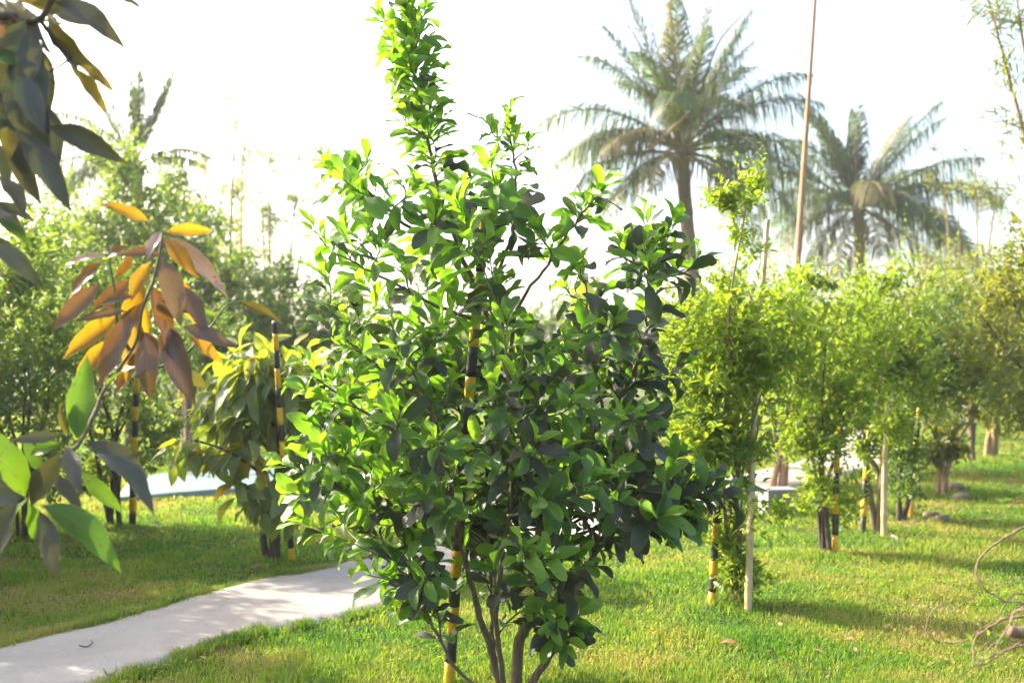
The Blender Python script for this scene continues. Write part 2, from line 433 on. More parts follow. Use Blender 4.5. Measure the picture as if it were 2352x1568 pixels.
    M['banana'] = leaf_mat('banana_leaf_yellow_green', [(0.2, 0.28, 0.02), (0.26, 0.3, 0.03)], [(0.75, 0.72, 0.04), (0.7, 0.75, 0.04)], 0.55, 0.4, 0.5)
    M['litter'] = leaf_mat('fallen_leaf_brown', [(0.2, 0.09, 0.04), (0.3, 0.16, 0.08), (0.36, 0.24, 0.14)], [(0.4, 0.2, 0.06), (0.45, 0.28, 0.1)], 0.2, 0.6, 0.3, veins=False)
build_materials()

# ------------------------------------------------------------------ leaf shapes (unit length along +X, face up +Z)
def leaf_tmpl(prof, width, nl=8, nw=2, fold=0.25, arch=0.08, wave=0.06, freq=9.0, twist=0.0, seed=0, bites=()):
    r = np.random.default_rng(seed)
    t = np.linspace(0, 1, nl + 1); t = t + 0.09 * np.sin(2 * PI * t) * (-1) ; t = np.sort(np.clip(t, 0, 1)); s = np.linspace(-1, 1, 2 * nw + 1)
    T, S = np.meshgrid(t, s, indexing='ij')
    ph = r.uniform(0, 6.28, 2)
    half = width / 2 * prof(T) * (1 + 0.045 * np.sin(21 * T + ph[0] + 2 * np.sign(S)))
    for b0, bs_, bd in bites: half = half * (1 - bd * np.exp(-((T - b0) / 0.07) ** 2) * (S * bs_ > 0))
    X = T.copy(); Y = S * half
    Z = fold * (0.45 * np.abs(S) + 0.55 * S ** 2) * half + arch * 4 * T * (1 - T)
    Z += wave * width * S ** 2 * np.sin(freq * T + np.where(S > 0, ph[0], ph[1])) * prof(T)
    bend = (r.uniform(-0.06, 0.06)) * np.sin(T * PI)
    Y = Y + bend
    a = twist * (T - 0.3)
    Y, Z = Y * np.cos(a) - Z * np.sin(a), Y * np.sin(a) + Z * np.cos(a)
    V = np.stack([X, Y, Z], -1).reshape(-1, 3)
    m = 2 * nw + 1
    F = np.array([(i * m + j, (i + 1) * m + j, (i + 1) * m + j + 1, i * m + j + 1) for i in range(nl) for j in range(m - 1)])
    UV = np.stack([T, S * 0.5 + 0.5], -1).reshape(-1, 2)
    return V, F, UV

def prof_citrus(t):
    blade = np.clip((t - 0.17) / 0.83, 0, 1)
    w = np.sqrt(np.clip(1 - (2 * blade ** 1.08 - 1) ** 2, 0, 1)) ** 0.95
    wing = 0.24 * np.sin(PI * np.clip(t / 0.17, 0, 1))
    return np.maximum(np.where(t < 0.17, wing, w), 0.035)

def prof_mango(t):
    b = np.clip((t - 0.06) / 0.94, 0, 1)
    return np.maximum(np.sin(PI * b ** 0.85) ** 0.9 * (1 - 0.25 * b), 0.03)

def prof_broad(t):
    b = np.clip((t - 0.07) / 0.93, 0, 1)
    return np.maximum(np.sin(PI * b ** 0.8) ** 0.85 * (1 - 0.3 * np.clip(b - 0.55, 0, 1)), 0.03)

CIT_T = [leaf_tmpl(prof_citrus, w, 9, 2, fd, ar, wv, 9, tw, sd) for w, fd, ar, wv, tw, sd in
         [(0.38, 0.3, 0.10, 0.11, 0.2, 1), (0.35, 0.4, 0.07, 0.10, -0.3, 2), (0.43, 0.22, 0.13, 0.13, 0.1, 3), (0.32, 0.5, 0.04, 0.09, 0.4, 4), (0.42, 0.15, 0.17, 0.16, -0.2, 5), (0.37, 0.42, 0.2, 0.16, 0.6, 6)]] + [
         leaf_tmpl(prof_citrus, 0.42, 12, 2, 0.25, 0.08, 0.12, 9, 0.3, 7, ((0.62, 1, 0.55),)), leaf_tmpl(prof_citrus, 0.36, 12, 2, 0.9, 0.24, 0.22, 12, 1.0, 8), leaf_tmpl(prof_citrus, 0.4, 12, 2, 0.35, 0.05, 0.2, 14, -0.7, 9, ((0.8, -1, 0.6), (0.45, 1, 0.35)))]
MAN_T = [leaf_tmpl(prof_mango, w, 12, 2, fd, ar, wv, 16, tw, sd) for w, fd, ar, wv, tw, sd in
         [(0.32, 0.45, 0.05, 0.10, 0.35, 11), (0.31, 0.5, 0.09, 0.11, -0.5, 12), (0.31, 0.4, 0.13, 0.09, 0.3, 13), (0.22, 0.6, 0.06, 0.12, -0.5, 14), (0.38, 0.35, 0.07, 0.10, 0.4, 15)]]
BRD_T = [leaf_tmpl(prof_broad, w, 8, 2, fd, ar, wv, 10, tw, sd) for w, fd, ar, wv, tw, sd in
         [(0.42, 0.3, 0.08, 0.06, 0.2, 21), (0.38, 0.45, 0.14, 0.07, -0.3, 22), (0.45, 0.2, 0.05, 0.08, 0.4, 23)]]
# a cheap leaf: two quads folded along the midrib
SM_V = np.array([(0, 0, 0), (0.3, 0.2, 0.05), (0.72, 0.17, 0.04), (1, 0, -0.06), (0.72, -0.17, 0.04), (0.3, -0.2, 0.05)], float)
SM_F = np.array([(0, 3, 2, 1), (0, 5, 4, 3)])
SM_UV = np.array([(0, .5), (.3, 1), (.7, 1), (1, .5), (.7, 0), (.3, 0)], float)
SMALL = (SM_V, SM_F, SM_UV)
SM_N = (SM_V * np.array([1, 0.3, 1]), SM_F, SM_UV)          # needle-like

def place(tmpl, P, A, Nn, S):
    """many copies of one leaf shape as arrays"""
    V, F, UV = tmpl
    A = unit(A); Nn = unit(Nn - A * np.sum(A * Nn, 1, keepdims=True)); B = np.cross(Nn, A)
    W = P[:, None, :] + S[:, None, None] * (V[None, :, 0:1] * A[:, None, :] + V[None, :, 1:2] * B[:, None, :] + V[None, :, 2:3] * Nn[:, None, :])
    n = len(P)
    FF = (F[None] + (np.arange(n) * len(V))[:, None, None]).reshape(-1, F.shape[1])
    return W.reshape(-1, 3), FF, np.tile(UV, (n, 1))

def frame_matrix(p, a, n, s):
    a = unit(a); n = unit(np.asarray(n, float) - a * np.dot(a, n)); b = np.cross(n, a)
    m = Matrix(((a[0] * s, b[0] * s, n[0] * s, p[0]), (a[1] * s, b[1] * s, n[1] * s, p[1]), (a[2] * s, b[2] * s, n[2] * s, p[2]), (0, 0, 0, 1)))
    return m

LEAF_MESH = {}
def leaf_mesh(kind, ti, tmpl, mat):
    k = (kind, ti, mat.name)
    if k not in LEAF_MESH:
        LEAF_MESH[k] = quads_mesh('leaf', tmpl[0], tmpl[1], [mat], tmpl[2])
    return LEAF_MESH[k]

def leaf_part(kind, ti, tmpl, mat, root, p, a, n, s, name='leaf'):
    o = link(name, leaf_mesh(kind, ti, tmpl, mat), root)
    o.matrix_parent_inverse = Matrix.Translation(-Vector(root.location))
    o.matrix_basis = frame_matrix(p, a, n, s)
    return o

# ------------------------------------------------------------------ ground, path
def build_ground():
    xs = np.concatenate([[-260, -150, -80, -45], np.linspace(-28, 28, 190), [45, 80, 150, 260]])
    ys = np.concatenate([[-60, -20, -6], np.linspace(0, 36, 150), [50, 80, 150, 330]])
    X, Y = np.meshgrid(xs, ys, indexing='ij')
    Z = gh(X, Y)
    V = np.stack([X, Y, Z], -1).reshape(-1, 3); m = len(ys)
    F = np.array([(i * m + j, (i + 1) * m + j, (i + 1) * m + j + 1, i * m + j + 1) for i in range(len(xs) - 1) for j in range(m - 1)])
    o = link('lawn', quads_mesh('lawn', V, F, [M['soil']]))
    tag(o, kind='structure')

LEFT_E = [(-3.9, 3.3), (-2.75, 5.35), (-2.40, 5.92), (-2.13, 6.48), (-1.79, 7.09), (-1.31, 7.64), (-.89, 8.49), (0.0, 9.9), (1.0, 11.4), (2.4, 13.2), (4.3, 15.7), (6.0, 18.6), (7.2, 23), (7.6, 30)]
RIGHT_E = [(-2.9, 2.9), (-1.93, 4.78), (-1.71, 5.2), (-1.50, 5.52), (-1.15, 5.92), (-.85, 6.19), (.0, 7.45), (.78, 8.66), (1.75, 10.2), (3.3, 12.2), (5.3, 14.9), (7.2, 18.0), (8.5, 23), (9.0, 30)]
EL = catmull(LEFT_E, 130); ER = catmull(RIGHT_E, 130)
_nv = unit(EL - ER)
_i = np.arange(130.)
EL = EL + _nv * (0.05 * (vnoise(_i, _i * 0, 2.2, 7) - 0.5) + 0.03 * (vnoise(_i, _i * 0, 0.9, 8) - .5))[:, None]
ER = ER + _nv * (0.05 * (vnoise(_i, _i * 0, 2.0, 9) - 0.5) + 0.03 * (vnoise(_i, _i * 0, 0.8, 10) - .5))[:, None]
PATH_POLY = np.vstack([EL, ER[::-1]])
AQUA_POLY = np.array([onground(*p)[:2] for p in [(268, 1158), (505, 1137), (700, 1128), (866, 1108), (862, 1078), (640, 1083), (420, 1092), (300, 1112)]])

def inside(poly, x, y):
    r = np.zeros(len(x), bool); n = len(poly)
    for i in range(n):
        x1, y1 = poly[i]; x2, y2 = poly[(i + 1) % n]
        if y1 == y2: continue
        c = ((y1 > y) != (y2 > y)) & (x < (x2 - x1) * (y - y1) / (y2 - y1) + x1)
        r ^= c
    return r

def build_path():
    PT = 0.035
    c = np.linspace(0, 1, 9)
    rows = []
    for k in c:
        p = EL * (1 - k) + ER * k
        z = PT + 0.006 * (vnoise(p[:, 0], p[:, 1], 0.6, 21) - 0.5) - (0.012 if k in (0, 1) else 0)
        rows.append(np.column_stack([p, z]))
    rows = [np.column_stack([EL + _nv * 0.01, np.full(130, -0.08)])] + rows + [np.column_stack([ER - _nv * 0.01, np.full(130, -0.08)])]
    V = np.stack(rows, 0); k, m = V.shape[:2]
    F = np.array([(i * m + j, (i + 1) * m + j, (i + 1) * m + j + 1, i * m + j + 1) for i in range(k - 1) for j in range(m - 1)])
    tag(link('path', quads_mesh('path', V.reshape(-1, 3), F, [M['path']])), kind='structure')
    # pale aqua slab
    P = AQUA_POLY; n = len(P); cen = P.mean(0)
    mb = MB()
    top = np.column_stack([P, np.full(n, 0.075)]); bot = np.column_stack([P, np.full(n, -0.05)])
    ins = np.column_stack([cen + (P - cen) * 0.97, np.full(n, 0.085)])
    mb.add(np.vstack([bot, top, ins]), [(i, (i + 1) % n, n + (i + 1) % n, n + i) for i in range(n)] + [(n + i, n + (i + 1) % n, 2 * n + (i + 1) % n, 2 * n + i) for i in range(n)] + [tuple(range(2 * n, 3 * n))])
    tag(link('aqua_slab', mb.mesh('aqua_slab', M['aqua'], False)), 'pale aqua flat slab lying in the grass behind the striped stake', 'slab')

def build_grass():
    r = np.random.default_rng(5)
    n = 720000
    d = 3.9 * (34 / 3.9) ** (r.random(n) ** 1.25)
    u = r.uniform(-0.62, 0.62, n)
    x = u * d + r.uniform(-0.6, 0.6, n); y = d
    keep = ~inside(PATH_POLY, x, y) & ~inside(AQUA_POLY, x, y)
    # thin spots and tufts
    thin = vnoise(x, y, 0.5, 31) * 0.6 + vnoise(x, y, 0.16, 32) * 0.4
    keep &= r.random(n) < (0.12 + 1.2 * thin)
    x = x[keep]; y = y[keep]; d = d[keep]; n = len(x)
    ne = 26000; q = r.uniform(8, 95, ne); side = r.random(ne) < .5          # tufts creeping over the path edges
    ex = np.where(side, np.interp(q, _i, EL[:, 0]), np.interp(q, _i, ER[:, 0])); ey = np.where(side, np.interp(q, _i, EL[:, 1]), np.interp(q, _i, ER[:, 1]))
    off = r.normal(0, .035, ne); nx = np.interp(q, _i, _nv[:, 0]); ny = np.interp(q, _i, _nv[:, 1])
    ek = vnoise(ex, ey, .22, 61) > .42
    x = np.concatenate([x, (ex + nx * off)[ek]]); y = np.concatenate([y, (ey + ny * off)[ek]]); d = y.copy(); n = len(x)
    z = gh(x, y) - 0.004
    pathd = np.full(n, 9.0)
    edge = inside(np.vstack([EL + _nv * .1, (ER - _nv * .1)[::-1]]), x, y)
    tall = np.where(edge, .45, 0) + 0.6 + 0.9 * vnoise(x, y, 0.35, 33) ** 1.6
    h = (0.018 + 0.032 * r.random(n)) * tall * (1 + 0.02 * d)
    w = (0.0015 + 0.0017 * r.random(n)) * np.clip(d / 5.0, 1, 5)
    az = r.uniform(0, 2 * PI, n); lean = r.uniform(0.15, 1.1, n)
    dx = np.cos(az); dy = np.sin(az)
    px = -dy; py = dx
    base = np.stack([x, y, z], -1)
    side = np.stack([px, py, 0 * px], -1) * w[:, None]
    mid = base + np.stack([dx * h * 0.35 * lean, dy * h * 0.35 * lean, h * 0.62], -1)
    tip = base + np.stack([dx * h * lean, dy * h * lean, h * (1.05 - 0.3 * lean)], -1)
    V = np.stack([base - side, base + side, mid + side * 0.8, mid - side * 0.8, tip], 1).reshape(-1, 3)
    o5 = np.arange(n)[:, None] * 5
    F3 = np.concatenate([o5 + [0, 1, 2], o5 + [0, 2, 3], o5 + [3, 2, 4]], 0)
    tag(link('grass', quads_mesh('grass', V, F3, [M['blade']], smooth=False)), 'short green lawn grass with straw coloured dry patches', 'grass', kind='stuff')
    # broad-leaved weeds and dead bits in the turf
    n = 26000
    d = 4.0 * (16 / 4.0) ** r.random(n); x = r.uniform(-0.6, 0.6, n) * d; y = d
    k = ~inside(PATH_POLY, x, y) & ~inside(AQUA_POLY, x, y) & (vnoise(x, y, 0.6, 41) > 0.45)
    x, y, d = x[k], y[k], d[k]; n = len(x)
    P = np.stack([x, y, gh(x, y) + r.uniform(0.005, 0.03, n)], -1)
    A = np.stack([r.normal(size=n), r.normal(size=n), r.uniform(0.0, 0.7, n)], -1)
    Nn = np.stack([r.normal(size=n) * .4, r.normal(size=n) * .4, np.ones(n)], -1)
    V, F, UV = place(SMALL, P, A, Nn, r.uniform(0.015, 0.034, n))
    tag(link('lawn_weeds', quads_mesh('lawn_weeds', V, F, [M['blade']], UV)), 'small broad leaved weeds growing through the lawn', 'weeds', kind='stuff')
    n = 2600
    x = r.uniform(-4, 5, n); y = r.uniform(4.2, 12, n)
    k = ~inside(PATH_POLY, x, y) & (vnoise(x, y, 0.9, 43) > 0.52)
    x, y = x[k], y[k]; n = len(x)
    P = np.stack([x, y, gh(x, y) + r.uniform(0.012, 0.04, n)], -1)
    A = np.stack([r.normal(size=n), r.normal(size=n), r.uniform(-0.3, 0.3, n)], -1)
    V, F, UV = place(SMALL, P, A, np.stack([r.normal(size=n) * .5, r.normal(size=n) * .5, np.ones(n)], -1), r.uniform(0.02, 0.06, n))
    tag(link('leaf_litter', quads_mesh('leaf_litter', V, F, [M['litter']], UV)), 'dry brown leaf bits scattered over the lawn', 'leaf litter', kind='stuff')

# ------------------------------------------------------------------ citrus tree in the middle
D0 = 4.57
def build_citrus():
    r = np.random.default_rng(77)
    root = thing('citrus_tree', 'bushy young citrus tree with broad green leaves tied to a striped stake', 'tree', onground(1180, 1600))
    stems = [  # (x, y, depth offset) ..., radius at foot and end
        ([(1185, 1612, 0), (1188, 1540, 0), (1200, 1440, 0), (1238, 1365, .05), (1232, 1200, .05), (1200, 1000, 0.1), (1165, 850, .1), (1110, 700, .1), (1050, 560, .05), (1003, 420, 0), (970, 250, 0), (945, 90, 0), (937, 0, 0)], 0.029, 0.004),
        ([(1160, 1612, -.05), (1130, 1500, -.1), (1095, 1390, -.15), (1062, 1250, -.2), (1020, 1050, -.25), (985, 930, -.3), (935, 800, -.35)], 0.02, 0.005),
        ([(1200, 1612, -.02), (1245, 1530, -.03), (1300, 1440, -.08), (1325, 1340, -.1), (1380, 1255, -.12), (1440, 1205, -.15), (1560, 1150, -.2), (1660, 1130, -.2)], 0.021, 0.005),
        ([(1205, 1450, 0), (1262, 1330, .15), (1320, 1140, .2), (1390, 970, .2), (1465, 830, .15), (1492, 700, .1), (1512, 560, .1)], 0.02, 0.005),
        ([(1165, 1612, -.1), (1140, 1440, -.25), (1150, 1300, -.35), (1180, 1100, -.4), (1172, 950, -.45), (1160, 770, -.45)], 0.014, 0.005),
        ([(1150, 1618, -.2), (1055, 1540, -.25), (985, 1420, -.3), (955, 1350, -.3), (905, 1290, -.3)], 0.009, 0.004),
        ([(1165, 850, .1), (1190, 710, .1), (1260, 605, .05), (1330, 500, 0), (1375, 445, 0)], 0.011, 0.004),
        ([(1105, 690, .1), (1170, 560, .0), (1186, 420, -.05), (1165, 290, -.05)], 0.011, 0.004),
        ([(1050, 560, .05), (940, 520, .0), (860, 450, -.05), (770, 385, -.05)], 0.01, 0.004),
        ([(1130, 750, .1), (1000, 700, -.05), (880, 640, -.1), (770, 580, -.1)], 0.01, 0.004),
        ([(1030, 1080, -.25), (930, 1010, -.3), (830, 940, -.3), (730, 870, -.3)], 0.01, 0.004),
        ([(1062, 1250, -.2), (950, 1200, -.2), (820, 1130, -.2), (700, 1080, -.2)], 0.011, 0.004),
        ([(985, 930, -.3), (900, 870, -.2), (820, 800, -.1), (770, 770, -.1)], 0.008, 0.004),
        ([(1390, 970, .2), (1365, 820, .0), (1345, 660, 0)], 0.009, 0.004),
        ([(1320, 1140, .2), (1420, 1050, -.1), (1490, 980, -.2)], 0.009, 0.004),
        ([(1232, 1200, .05), (1150, 1120, .4), (1080, 1000, .5), (1020, 850, .5)], 0.012, 0.005),
        ([(1200, 1000, .1), (1290, 900, .45), (1330, 780, .5)], 0.012, 0.005),
        ([(1238, 1365, .05), (1220, 1340, -.3), (1215, 1300, -.5)], 0.009, 0.004),
        ([(1300, 1440, -.08), (1290, 1400, -.2), (1290, 1370, -.3)], 0.007, 0.004),
        ([(1130, 1500, -.1), (1128, 1360, .1), (1120, 1200, .25)], 0.012, 0.006),
    ]
    spts = []; srad = []; sdir = []
    trunk_done = False
    for k, (pts, r0, r1) in enumerate(stems):
        W = np.array([at(x, y, D0 + dz) for x, y, dz in pts])
        n = max(10, int(len(pts) * 5))
        C = catmull(W, n)
        jit = r.normal(size=C.shape) * 0.004; jit[0] = 0
        C = C + jit
        if C[0, 2] < 0.12: C[0, 2] = -0.08
        rad = r0 + (r1 - r0) * np.linspace(0, 1, n) ** 0.8
        V, F = tube(C, rad, 8, k, 0.05)
        me = MB().add(V, F).mesh('stem', M['bark'])
        part('trunk' if k == 0 else 'stem', me, root)
        D = unit(np.gradient(C, axis=0))
        spts.append(C[3:]); srad.append(rad[3:]); sdir.append(D[3:])
    spts = np.vstack(spts); srad = np.concatenate(srad); sdir = np.vstack(sdir)

    # outline tips set by hand (x, y, depth offset), then inner ones
    tips = [(905, 95, -.05), (985, 110, 0), (995, 190, .05), (905, 180, -.05), (925, 270, -.1), (1015, 260, .05), (900, 120, .1), (960, 60, -.1), (1000, 330, 0), (930, 200, .1), (985, 240, -.12), (940, 140, -.12), (935, -25, 0), (880, 40, 0), (975, 20, .05), (1170, 250, -.05), (1125, 290, -.1), (1215, 330, 0), (745, 372, -.05), (842, 362, -.1), (1385, 425, 0), (1340, 470, .1),
            (725, 530, -.1), (790, 520, .1), (745, 625, -.2), (1480, 495, .1), (1550, 510, .1), (1605, 600, .15), (1430, 570, 0), (1335, 610, -.1), (1300, 655, 0),
            (760, 770, -.2), (700, 830, -.3), (705, 900, -.35), (905, 800, -.5), (740, 950, -.3), (650, 1065, -.25), (665, 1130, -.3), (690, 1190, -.3), (740, 1030, -.4),
            (845, 1320, -.3), (850, 1230, -.1), (930, 1380, -.35), (1200, 1260, -.6), (1255, 1285, -.55), (1165, 730, -.5), (1695, 1130, -.2), (1640, 1090, -.2), (1590, 1190, -.25), (1520, 1180, -.4),
            (1570, 840, .1), (1540, 960, -.1), (1470, 950, -.4), (1555, 1050, 0), (1320, 1440, -.25), (1280, 1420, -.3), (1000, 1010, -.6), (900, 950, -.5), (820, 850, -.3), (860, 700, 0), (795, 720, -.1),
            (1060, 430, -.25), (1000, 470, -.3), (930, 430, -.2), (1120, 560, -.4), (1070, 520, -.3), (1180, 480, -.2), (1240, 530, -.1), (870, 560, -.2), (930, 620, -.2), (1290, 560, .1),
            (1150, 640, -.3), (1250, 820, -.4), (1300, 780, -.3), (1350, 1120, -.5), (1420, 1150, -.45), (1020, 1180, -.5), (1100, 1020, -.6), (1230, 1010, -.6), (1310, 930, -.5), (1140, 880, -.6), (960, 1130, -.5), (1000, 1290, -.4), (1130, 1310, -.4), (1240, 1150, -.6), (985, 1400, -.3), (1300, 1480, -.3), (1235, 1400, -.3)]
    poly = np.array([(870, 430), (760, 370), (800, 480), (715, 530), (740, 640), (810, 690), (750, 760), (690, 840), (700, 940), (760, 1010), (660, 1060), (670, 1190), (830, 1200), (840, 1330), (930, 1370), (1000, 1330), (1130, 1340), (1290, 1390), (1350, 1290), (1440, 1210), (1560, 1210), (1680, 1150), (1640, 1100), (1530, 1070), (1530, 950), (1500, 870), (1550, 780), (1590, 610), (1500, 510), (1410, 570), (1320, 640), (1300, 720), (1230, 700), (1230, 620), (1290, 520), (1250, 430), (1200, 330), (1130, 330), (1100, 400), (1000, 400)], float)
    got = np.array([(t[0], t[1]) for t in tips], float)
    tries = 0; inner = []
    while len(inner) < 115 and tries < 8000:
        tries += 1
        x = r.uniform(660, 1690); y = r.uniform(360, 1400)
        if not inside(poly, np.array([x]), np.array([y]))[0]: continue
        if y < 720 and r.random() < 0.7: continue
        lim = 41
        if np.min(np.hypot(got[:, 0] - x, got[:, 1] - y)) < lim: continue
        got = np.vstack([got, (x, y)])
        edge = min(1, abs(x - 1150) / 480)
        inner.append((x, y, r.uniform(-0.55, 0.75) * math.sqrt(max(0.05, 1 - edge ** 2))))
    tries = 0; back = []
    while len(back) < 66 and tries < 8000:
        tries += 1
        x = r.uniform(760, 1560); y = r.uniform(800, 1190)
        if not inside(poly, np.array([x]), np.array([y]))[0]: continue
        if back and min(math.hypot(b[0] - x, b[1] - y) for b in back) < 42: continue
        back.append((x, y, r.uniform(0.15, 0.75)))
    inner = inner + back
    axis = at(1180, 1050, D0 + 0.1)
    LP, LA, LN, LS, LM = [], [], [], [], []
    twigs = MB()
    def leaves_on(C, span, small=1.0, fresh=0.5, dens=1.0, dusty=0.3):
        seg = np.linalg.norm(np.diff(C, axis=0), axis=1); L = np.concatenate([[0], np.cumsum(seg)]); tot = L[-1]
        s = max(0.0, tot - span); ph = r.uniform(0, 6.28); i = 0
        while s <= tot:
            f = (s - (tot - span)) / span
            p = np.array([np.interp(s, L, C[:, k]) for k in range(3)])
            s2 = min(tot, s + 0.02); s1 = max(0, s - 0.02)
            T = unit(np.array([np.interp(s2, L, C[:, k]) - np.interp(s1, L, C[:, k]) for k in range(3)]))
            ref = np.array([0, 0, 1.0]) if abs(T[2]) < 0.85 else np.array([1.0, 0, 0])
            e1 = unit(np.cross(T, ref)); e2 = np.cross(T, e1)
            ph += 2.4 + r.normal() * 0.25
            rad = math.cos(ph) * e1 + math.sin(ph) * e2
            op = math.radians(r.uniform(58, 88) - 42 * max(0, f) ** 2)
            A = T * math.cos(op) + rad * math.sin(op)
            A = A + np.array([0, 0, -0.30 * (1 - f) - 0.04]) * r.uniform(0.4, 1.6)
            Nn = T * 0.7 + np.array([-0.1, -0.3, 0.6]) + r.normal(size=3) * 0.3
            size = (0.176 - 0.06 * max(0, f) ** 2) * r.uniform(0.58, 1.2) * small
            q = r.random()
            mi = 0 if (q < fresh * (0.05 + 1.6 * max(0.0, f) ** 1.3)) else (2 if r.random() < dusty * (1.7 - 1.5 * f) else 1)  # brighter shoot tips, darker inner leaves: crown shade put into the leaf colours
            LP.append(p + rad * 0.004); LA.append(unit(A)); LN.append(Nn); LS.append(size); LM.append(mi)
            s += 0.017 / dens * r.uniform(0.7, 1.4) * (1.0 if f < 0.8 else 0.6); i += 1
    # leafy upper shoots along their own stems
    def stem_leaves(k, span, **kw):
        pts = stems[k][0]; C = catmull(np.array([at(x, y, D0 + dz) for x, y, dz in pts]), 40); leaves_on(C, span, **kw)
    stem_leaves(0, 1.02, small=1.0, fresh=0.7, dens=1.75, dusty=0.4)
    stem_leaves(3, 0.7, small=1.1, fresh=0.2, dens=1.1, dusty=0.75)
    stem_leaves(7, 0.42, small=0.85, fresh=0.85, dens=1.1, dusty=0.15)
    stem_leaves(6, 0.22, small=0.85, fresh=0.7, dens=1.0, dusty=0.3)
    stem_leaves(8, 0.3, small=0.85, fresh=0.9, dens=1.0, dusty=0.1)
    stem_leaves(2, 0.45, small=1.0, fresh=0.3, dens=1.0, dusty=0.5)
    for i, (x, y, dz) in enumerate(tips + inner):
        p = at(x, y, D0 + dz)
        v = p - spts; dist = np.linalg.norm(v, axis=1)
        cost = dist + np.clip(spts[:, 2] - (p[2] - 0.10), 0, 9) * 1.6 + np.where(dist < 0.12, 0.3, 0)
        k = int(np.argmin(cost)); q = spts[k]
        L = np.linalg.norm(p - q)
        out = p - axis; out[2] *= 0.5; out = unit(out)
        if y > 1250: out[2] -= 0.3
        endd = unit(out * 0.75 + np.array([0, 0, 0.55]) + r.normal(size=3) * 0.2)
        c1 = q + (sdir[k] * 0.5 + unit(p - q) * 0.5) * L * 0.4
        c2 = p - endd * L * 0.4
        t = np.linspace(0, 1, 11)[:, None]
        C = (1 - t) ** 3 * q + 3 * (1 - t) ** 2 * t * c1 + 3 * (1 - t) * t * t * c2 + t ** 3 * p
        r0 = min(srad[k] * 0.8, 0.0045 + 0.006 * L)
        twigs.tube(C, np.linspace(r0, 0.0022, 11), 5)
        sunny = (1176 - x) / 500.0 + (800 - y) / 900.0  # sun side gets brighter leaves, far side darker: light put into leaf colour
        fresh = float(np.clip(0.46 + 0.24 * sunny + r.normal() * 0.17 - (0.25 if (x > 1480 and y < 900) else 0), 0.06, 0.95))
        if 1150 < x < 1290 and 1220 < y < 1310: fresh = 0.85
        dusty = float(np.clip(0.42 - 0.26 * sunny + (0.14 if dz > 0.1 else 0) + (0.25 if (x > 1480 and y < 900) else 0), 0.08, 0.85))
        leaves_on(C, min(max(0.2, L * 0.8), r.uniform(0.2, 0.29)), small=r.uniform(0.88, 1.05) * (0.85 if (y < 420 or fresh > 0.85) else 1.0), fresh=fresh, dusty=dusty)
    part('twigs', twigs.mesh('twigs', M['twig_green']), root, 'stuff')
    LP, LA, LN, LS, LM = map(np.array, (LP, LA, LN, LS, LM))
    n = len(LP); ti = r.integers(0, len(CIT_T), n)
    # which leaves show largest from the front
    U = []
    for k in range(n):
        V = CIT_T[ti[k]][0]
        a = unit(LA[k]); nn = unit(LN[k] - a * np.dot(a, LN[k])); b = np.cross(nn, a)
        U.append(LP[k] + LS[k] * (V[:, 0:1] * a + V[:, 1:2] * b + V[:, 2:3] * nn))
    A = np.vstack(U); idn = np.repeat(np.arange(n), [len(u) for u in U])
    X, Y, Dp = project(A)
    ok = (X > 0) & (X < 2352) & (Y > 0) & (Y < 1568)
    cell = (X // 9).astype(int) * 1000 + (Y // 9).astype(int)
    od = np.argsort(Dp[ok]); cs = cell[ok][od]; ids = idn[ok][od]
    _, first = np.unique(cs, return_index=True)
    score = np.bincount(ids[first], minlength=n)
    order = np.argsort(-score); big = set(order[:300].tolist())
    mats = [M['cit_fresh'], M['cit_mid'], M['cit_dusty_shaded']]
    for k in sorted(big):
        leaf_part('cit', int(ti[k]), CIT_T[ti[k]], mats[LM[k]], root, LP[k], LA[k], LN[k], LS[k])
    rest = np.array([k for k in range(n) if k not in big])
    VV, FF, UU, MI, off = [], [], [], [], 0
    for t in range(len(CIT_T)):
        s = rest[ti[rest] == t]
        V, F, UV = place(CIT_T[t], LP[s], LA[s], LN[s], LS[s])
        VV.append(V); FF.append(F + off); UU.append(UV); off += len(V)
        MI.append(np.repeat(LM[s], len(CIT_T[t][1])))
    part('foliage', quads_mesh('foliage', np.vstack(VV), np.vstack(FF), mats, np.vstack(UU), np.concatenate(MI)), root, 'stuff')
    # pale bud cluster on the left side
    c = at(795, 690, D0 - 0.15); mb = MB()
    for k in range(46):
        dv = unit(r.normal(size=3) + np.array([0, 0, 0.5])); q = c + dv * r.uniform(0.02, 0.058) * np.array([.7, .7, 1.15])
        mb.tube([c + dv * 0.005, q], [0.0015, 0.0012], 4)
        s = r.uniform(0.005, 0.0085)
        mb.tube([q - dv * s, q - dv * s * .5, q + dv * s * .6, q + dv * s * 1.2], [s * .3, s, s * .9, s * .1], 6)
    part('flower_bud_cluster', mb.mesh('buds', M['bud']), root, 'stuff')
    print('citrus leaves', n)

